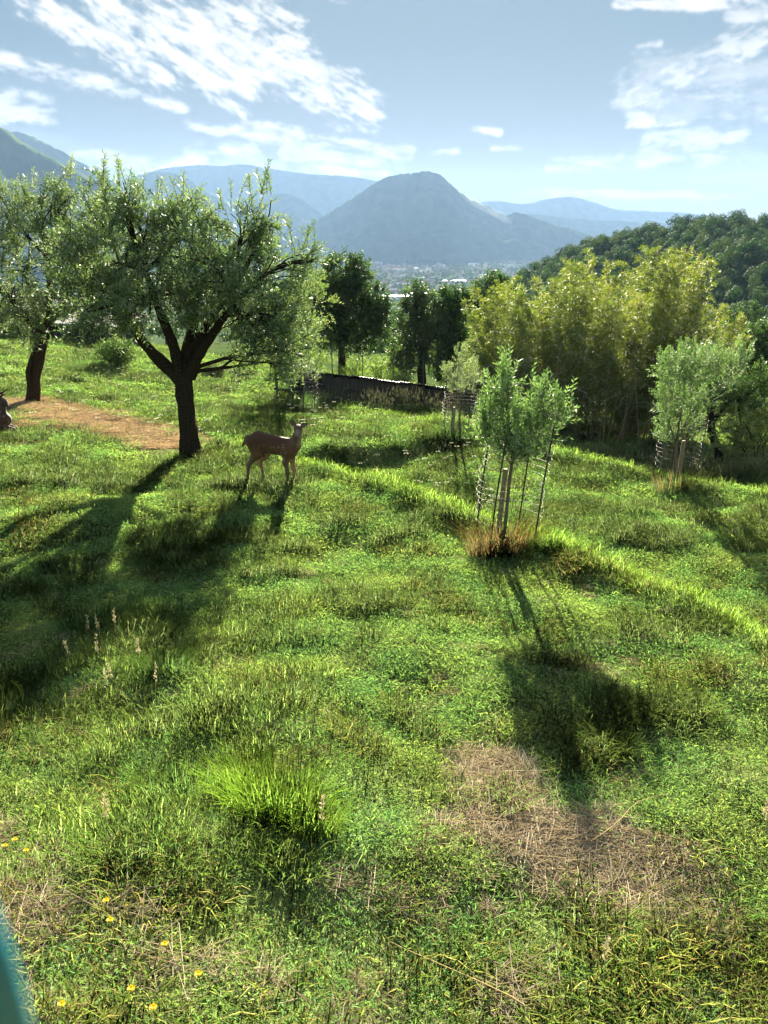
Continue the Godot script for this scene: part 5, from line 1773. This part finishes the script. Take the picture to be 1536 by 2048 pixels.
		part("ear", ear(V(0.26, 0.78, 0.02 + s * 0.06), V(-0.1, 0.25, s).normalized(), V(0.9, 0.1, 0).normalized(), 0.13, 0.07, Color(0.14, 0.1, 0.08), Color(0.1, 0.06, 0.045)).mesh(coat), b2)
		part("eye", ball(0.013, Color(0.008, 0.006, 0.005), dark), b2, V(0.345, 0.725, 0.05 + s * 0.056))
	part("nose", ball(0.022, Color(0.012, 0.01, 0.01), dark), b2, V(0.452, 0.612, 0.128))

func ball(r: float, col: Color, mat: Material) -> ArrayMesh:
	var s := SphereMesh.new()
	s.radius = r
	s.height = r * 2
	s.radial_segments = 12
	s.rings = 8
	var b := Buf.new()
	var a := s.get_mesh_arrays()
	b.v = a[Mesh.ARRAY_VERTEX]
	b.n = a[Mesh.ARRAY_NORMAL]
	b.i = a[Mesh.ARRAY_INDEX]
	b.c.resize(b.v.size())
	b.c.fill(col)
	return b.mesh(mat)

# ---------------------------------------------------------------- all of it
func _ready() -> void:
	rng.seed = 20240611
	# camera: a small phone lens
	var cam := Camera3D.new()
	cam.name = "camera"
	add_child(cam)
	cam.position = Vector3(0, EYE, 0)
	cam.rotation_degrees = Vector3(-PITCH, 0, 0)
	var lens := CameraAttributesPhysical.new()
	lens.frustum_focal_length = 12.0 / 0.66
	lens.frustum_near = 0.01
	lens.frustum_far = 20000.0
	lens.exposure_aperture = 7.6
	lens.frustum_focus_distance = 11.0
	cam.attributes = lens
	cam.current = true
	# sky, air and sun
	var env := Environment.new()
	env.background_mode = Environment.BG_SKY
	env.sky = Sky.new()
	env.sky.sky_material = build_sky()
	env.tonemap_mode = Environment.TONE_MAPPER_LINEAR
	env.tonemap_exposure = EXPOSURE
	env.fog_enabled = true
	env.fog_density = 0.00008
	env.fog_light_color = Color(0.37, 0.61, 1.0).linear_to_srgb()
	env.sdfgi_enabled = true
	env.ssao_enabled = true
	env.ssil_enabled = true
	var we := WorldEnvironment.new()
	we.name = "world"
	we.environment = env
	add_child(we)
	var sun := DirectionalLight3D.new()
	sun.name = "sun"
	sun.light_energy = 1.6
	sun.light_color = Color(1.0, 0.95, 0.86)
	sun.light_angular_distance = 0.5
	sun.shadow_enabled = true
	add_child(sun)
	sun.rotation_degrees = Vector3(-SUN_UP, 180.0 - SUN_SIDE, 0)
	# the lie of the land
	lump.seed = 3
	lump.frequency = 0.55
	lump.fractal_octaves = 3
	broad.seed = 4
	broad.frequency = 0.11
	broad.fractal_octaves = 2
	patchy.seed = 8
	patchy.frequency = 0.45
	patchy.fractal_octaves = 3
	grid.resize(GNX * GND)
	for j in GND:
		for k in GNX:
			grid[j * GNX + k] = land(GX0 + k * GSTEP, GD0 + j * GSTEP)
	# a wisp of smoke drifting off the mountain's shoulder
	env.volumetric_fog_enabled = true
	env.volumetric_fog_density = 0.0
	var fm := FogMaterial.new()
	fm.density = 0.0009
	fm.albedo = Color(0.9, 0.93, 0.97)
	for w in [[1000, 432, 130.0, 34.0], [960, 412, 200.0, 30.0]]:
		var smoke := FogVolume.new()
		smoke.name = numbered("smoke")
		smoke.shape = RenderingServer.FOG_VOLUME_SHAPE_ELLIPSOID
		smoke.size = Vector3(w[2], w[3], 90.0)
		smoke.material = fm
		add_child(smoke)
		smoke.position = at(w[0], w[1], 3640.0)
		smoke.rotation_degrees.z = -28.0
		tag(smoke, "thin pale smoke drifting off the shoulder of the dome shaped mountain", "smoke", "", "stuff")
	build_far()
	build_hill()
	print("far")
	build_meadow()
	build_trees()
	print("trees")
	build_bamboo()
	build_sheds()
	build_deer()
	print("deer")
	build_grass()
	build_plants()
	print("done")
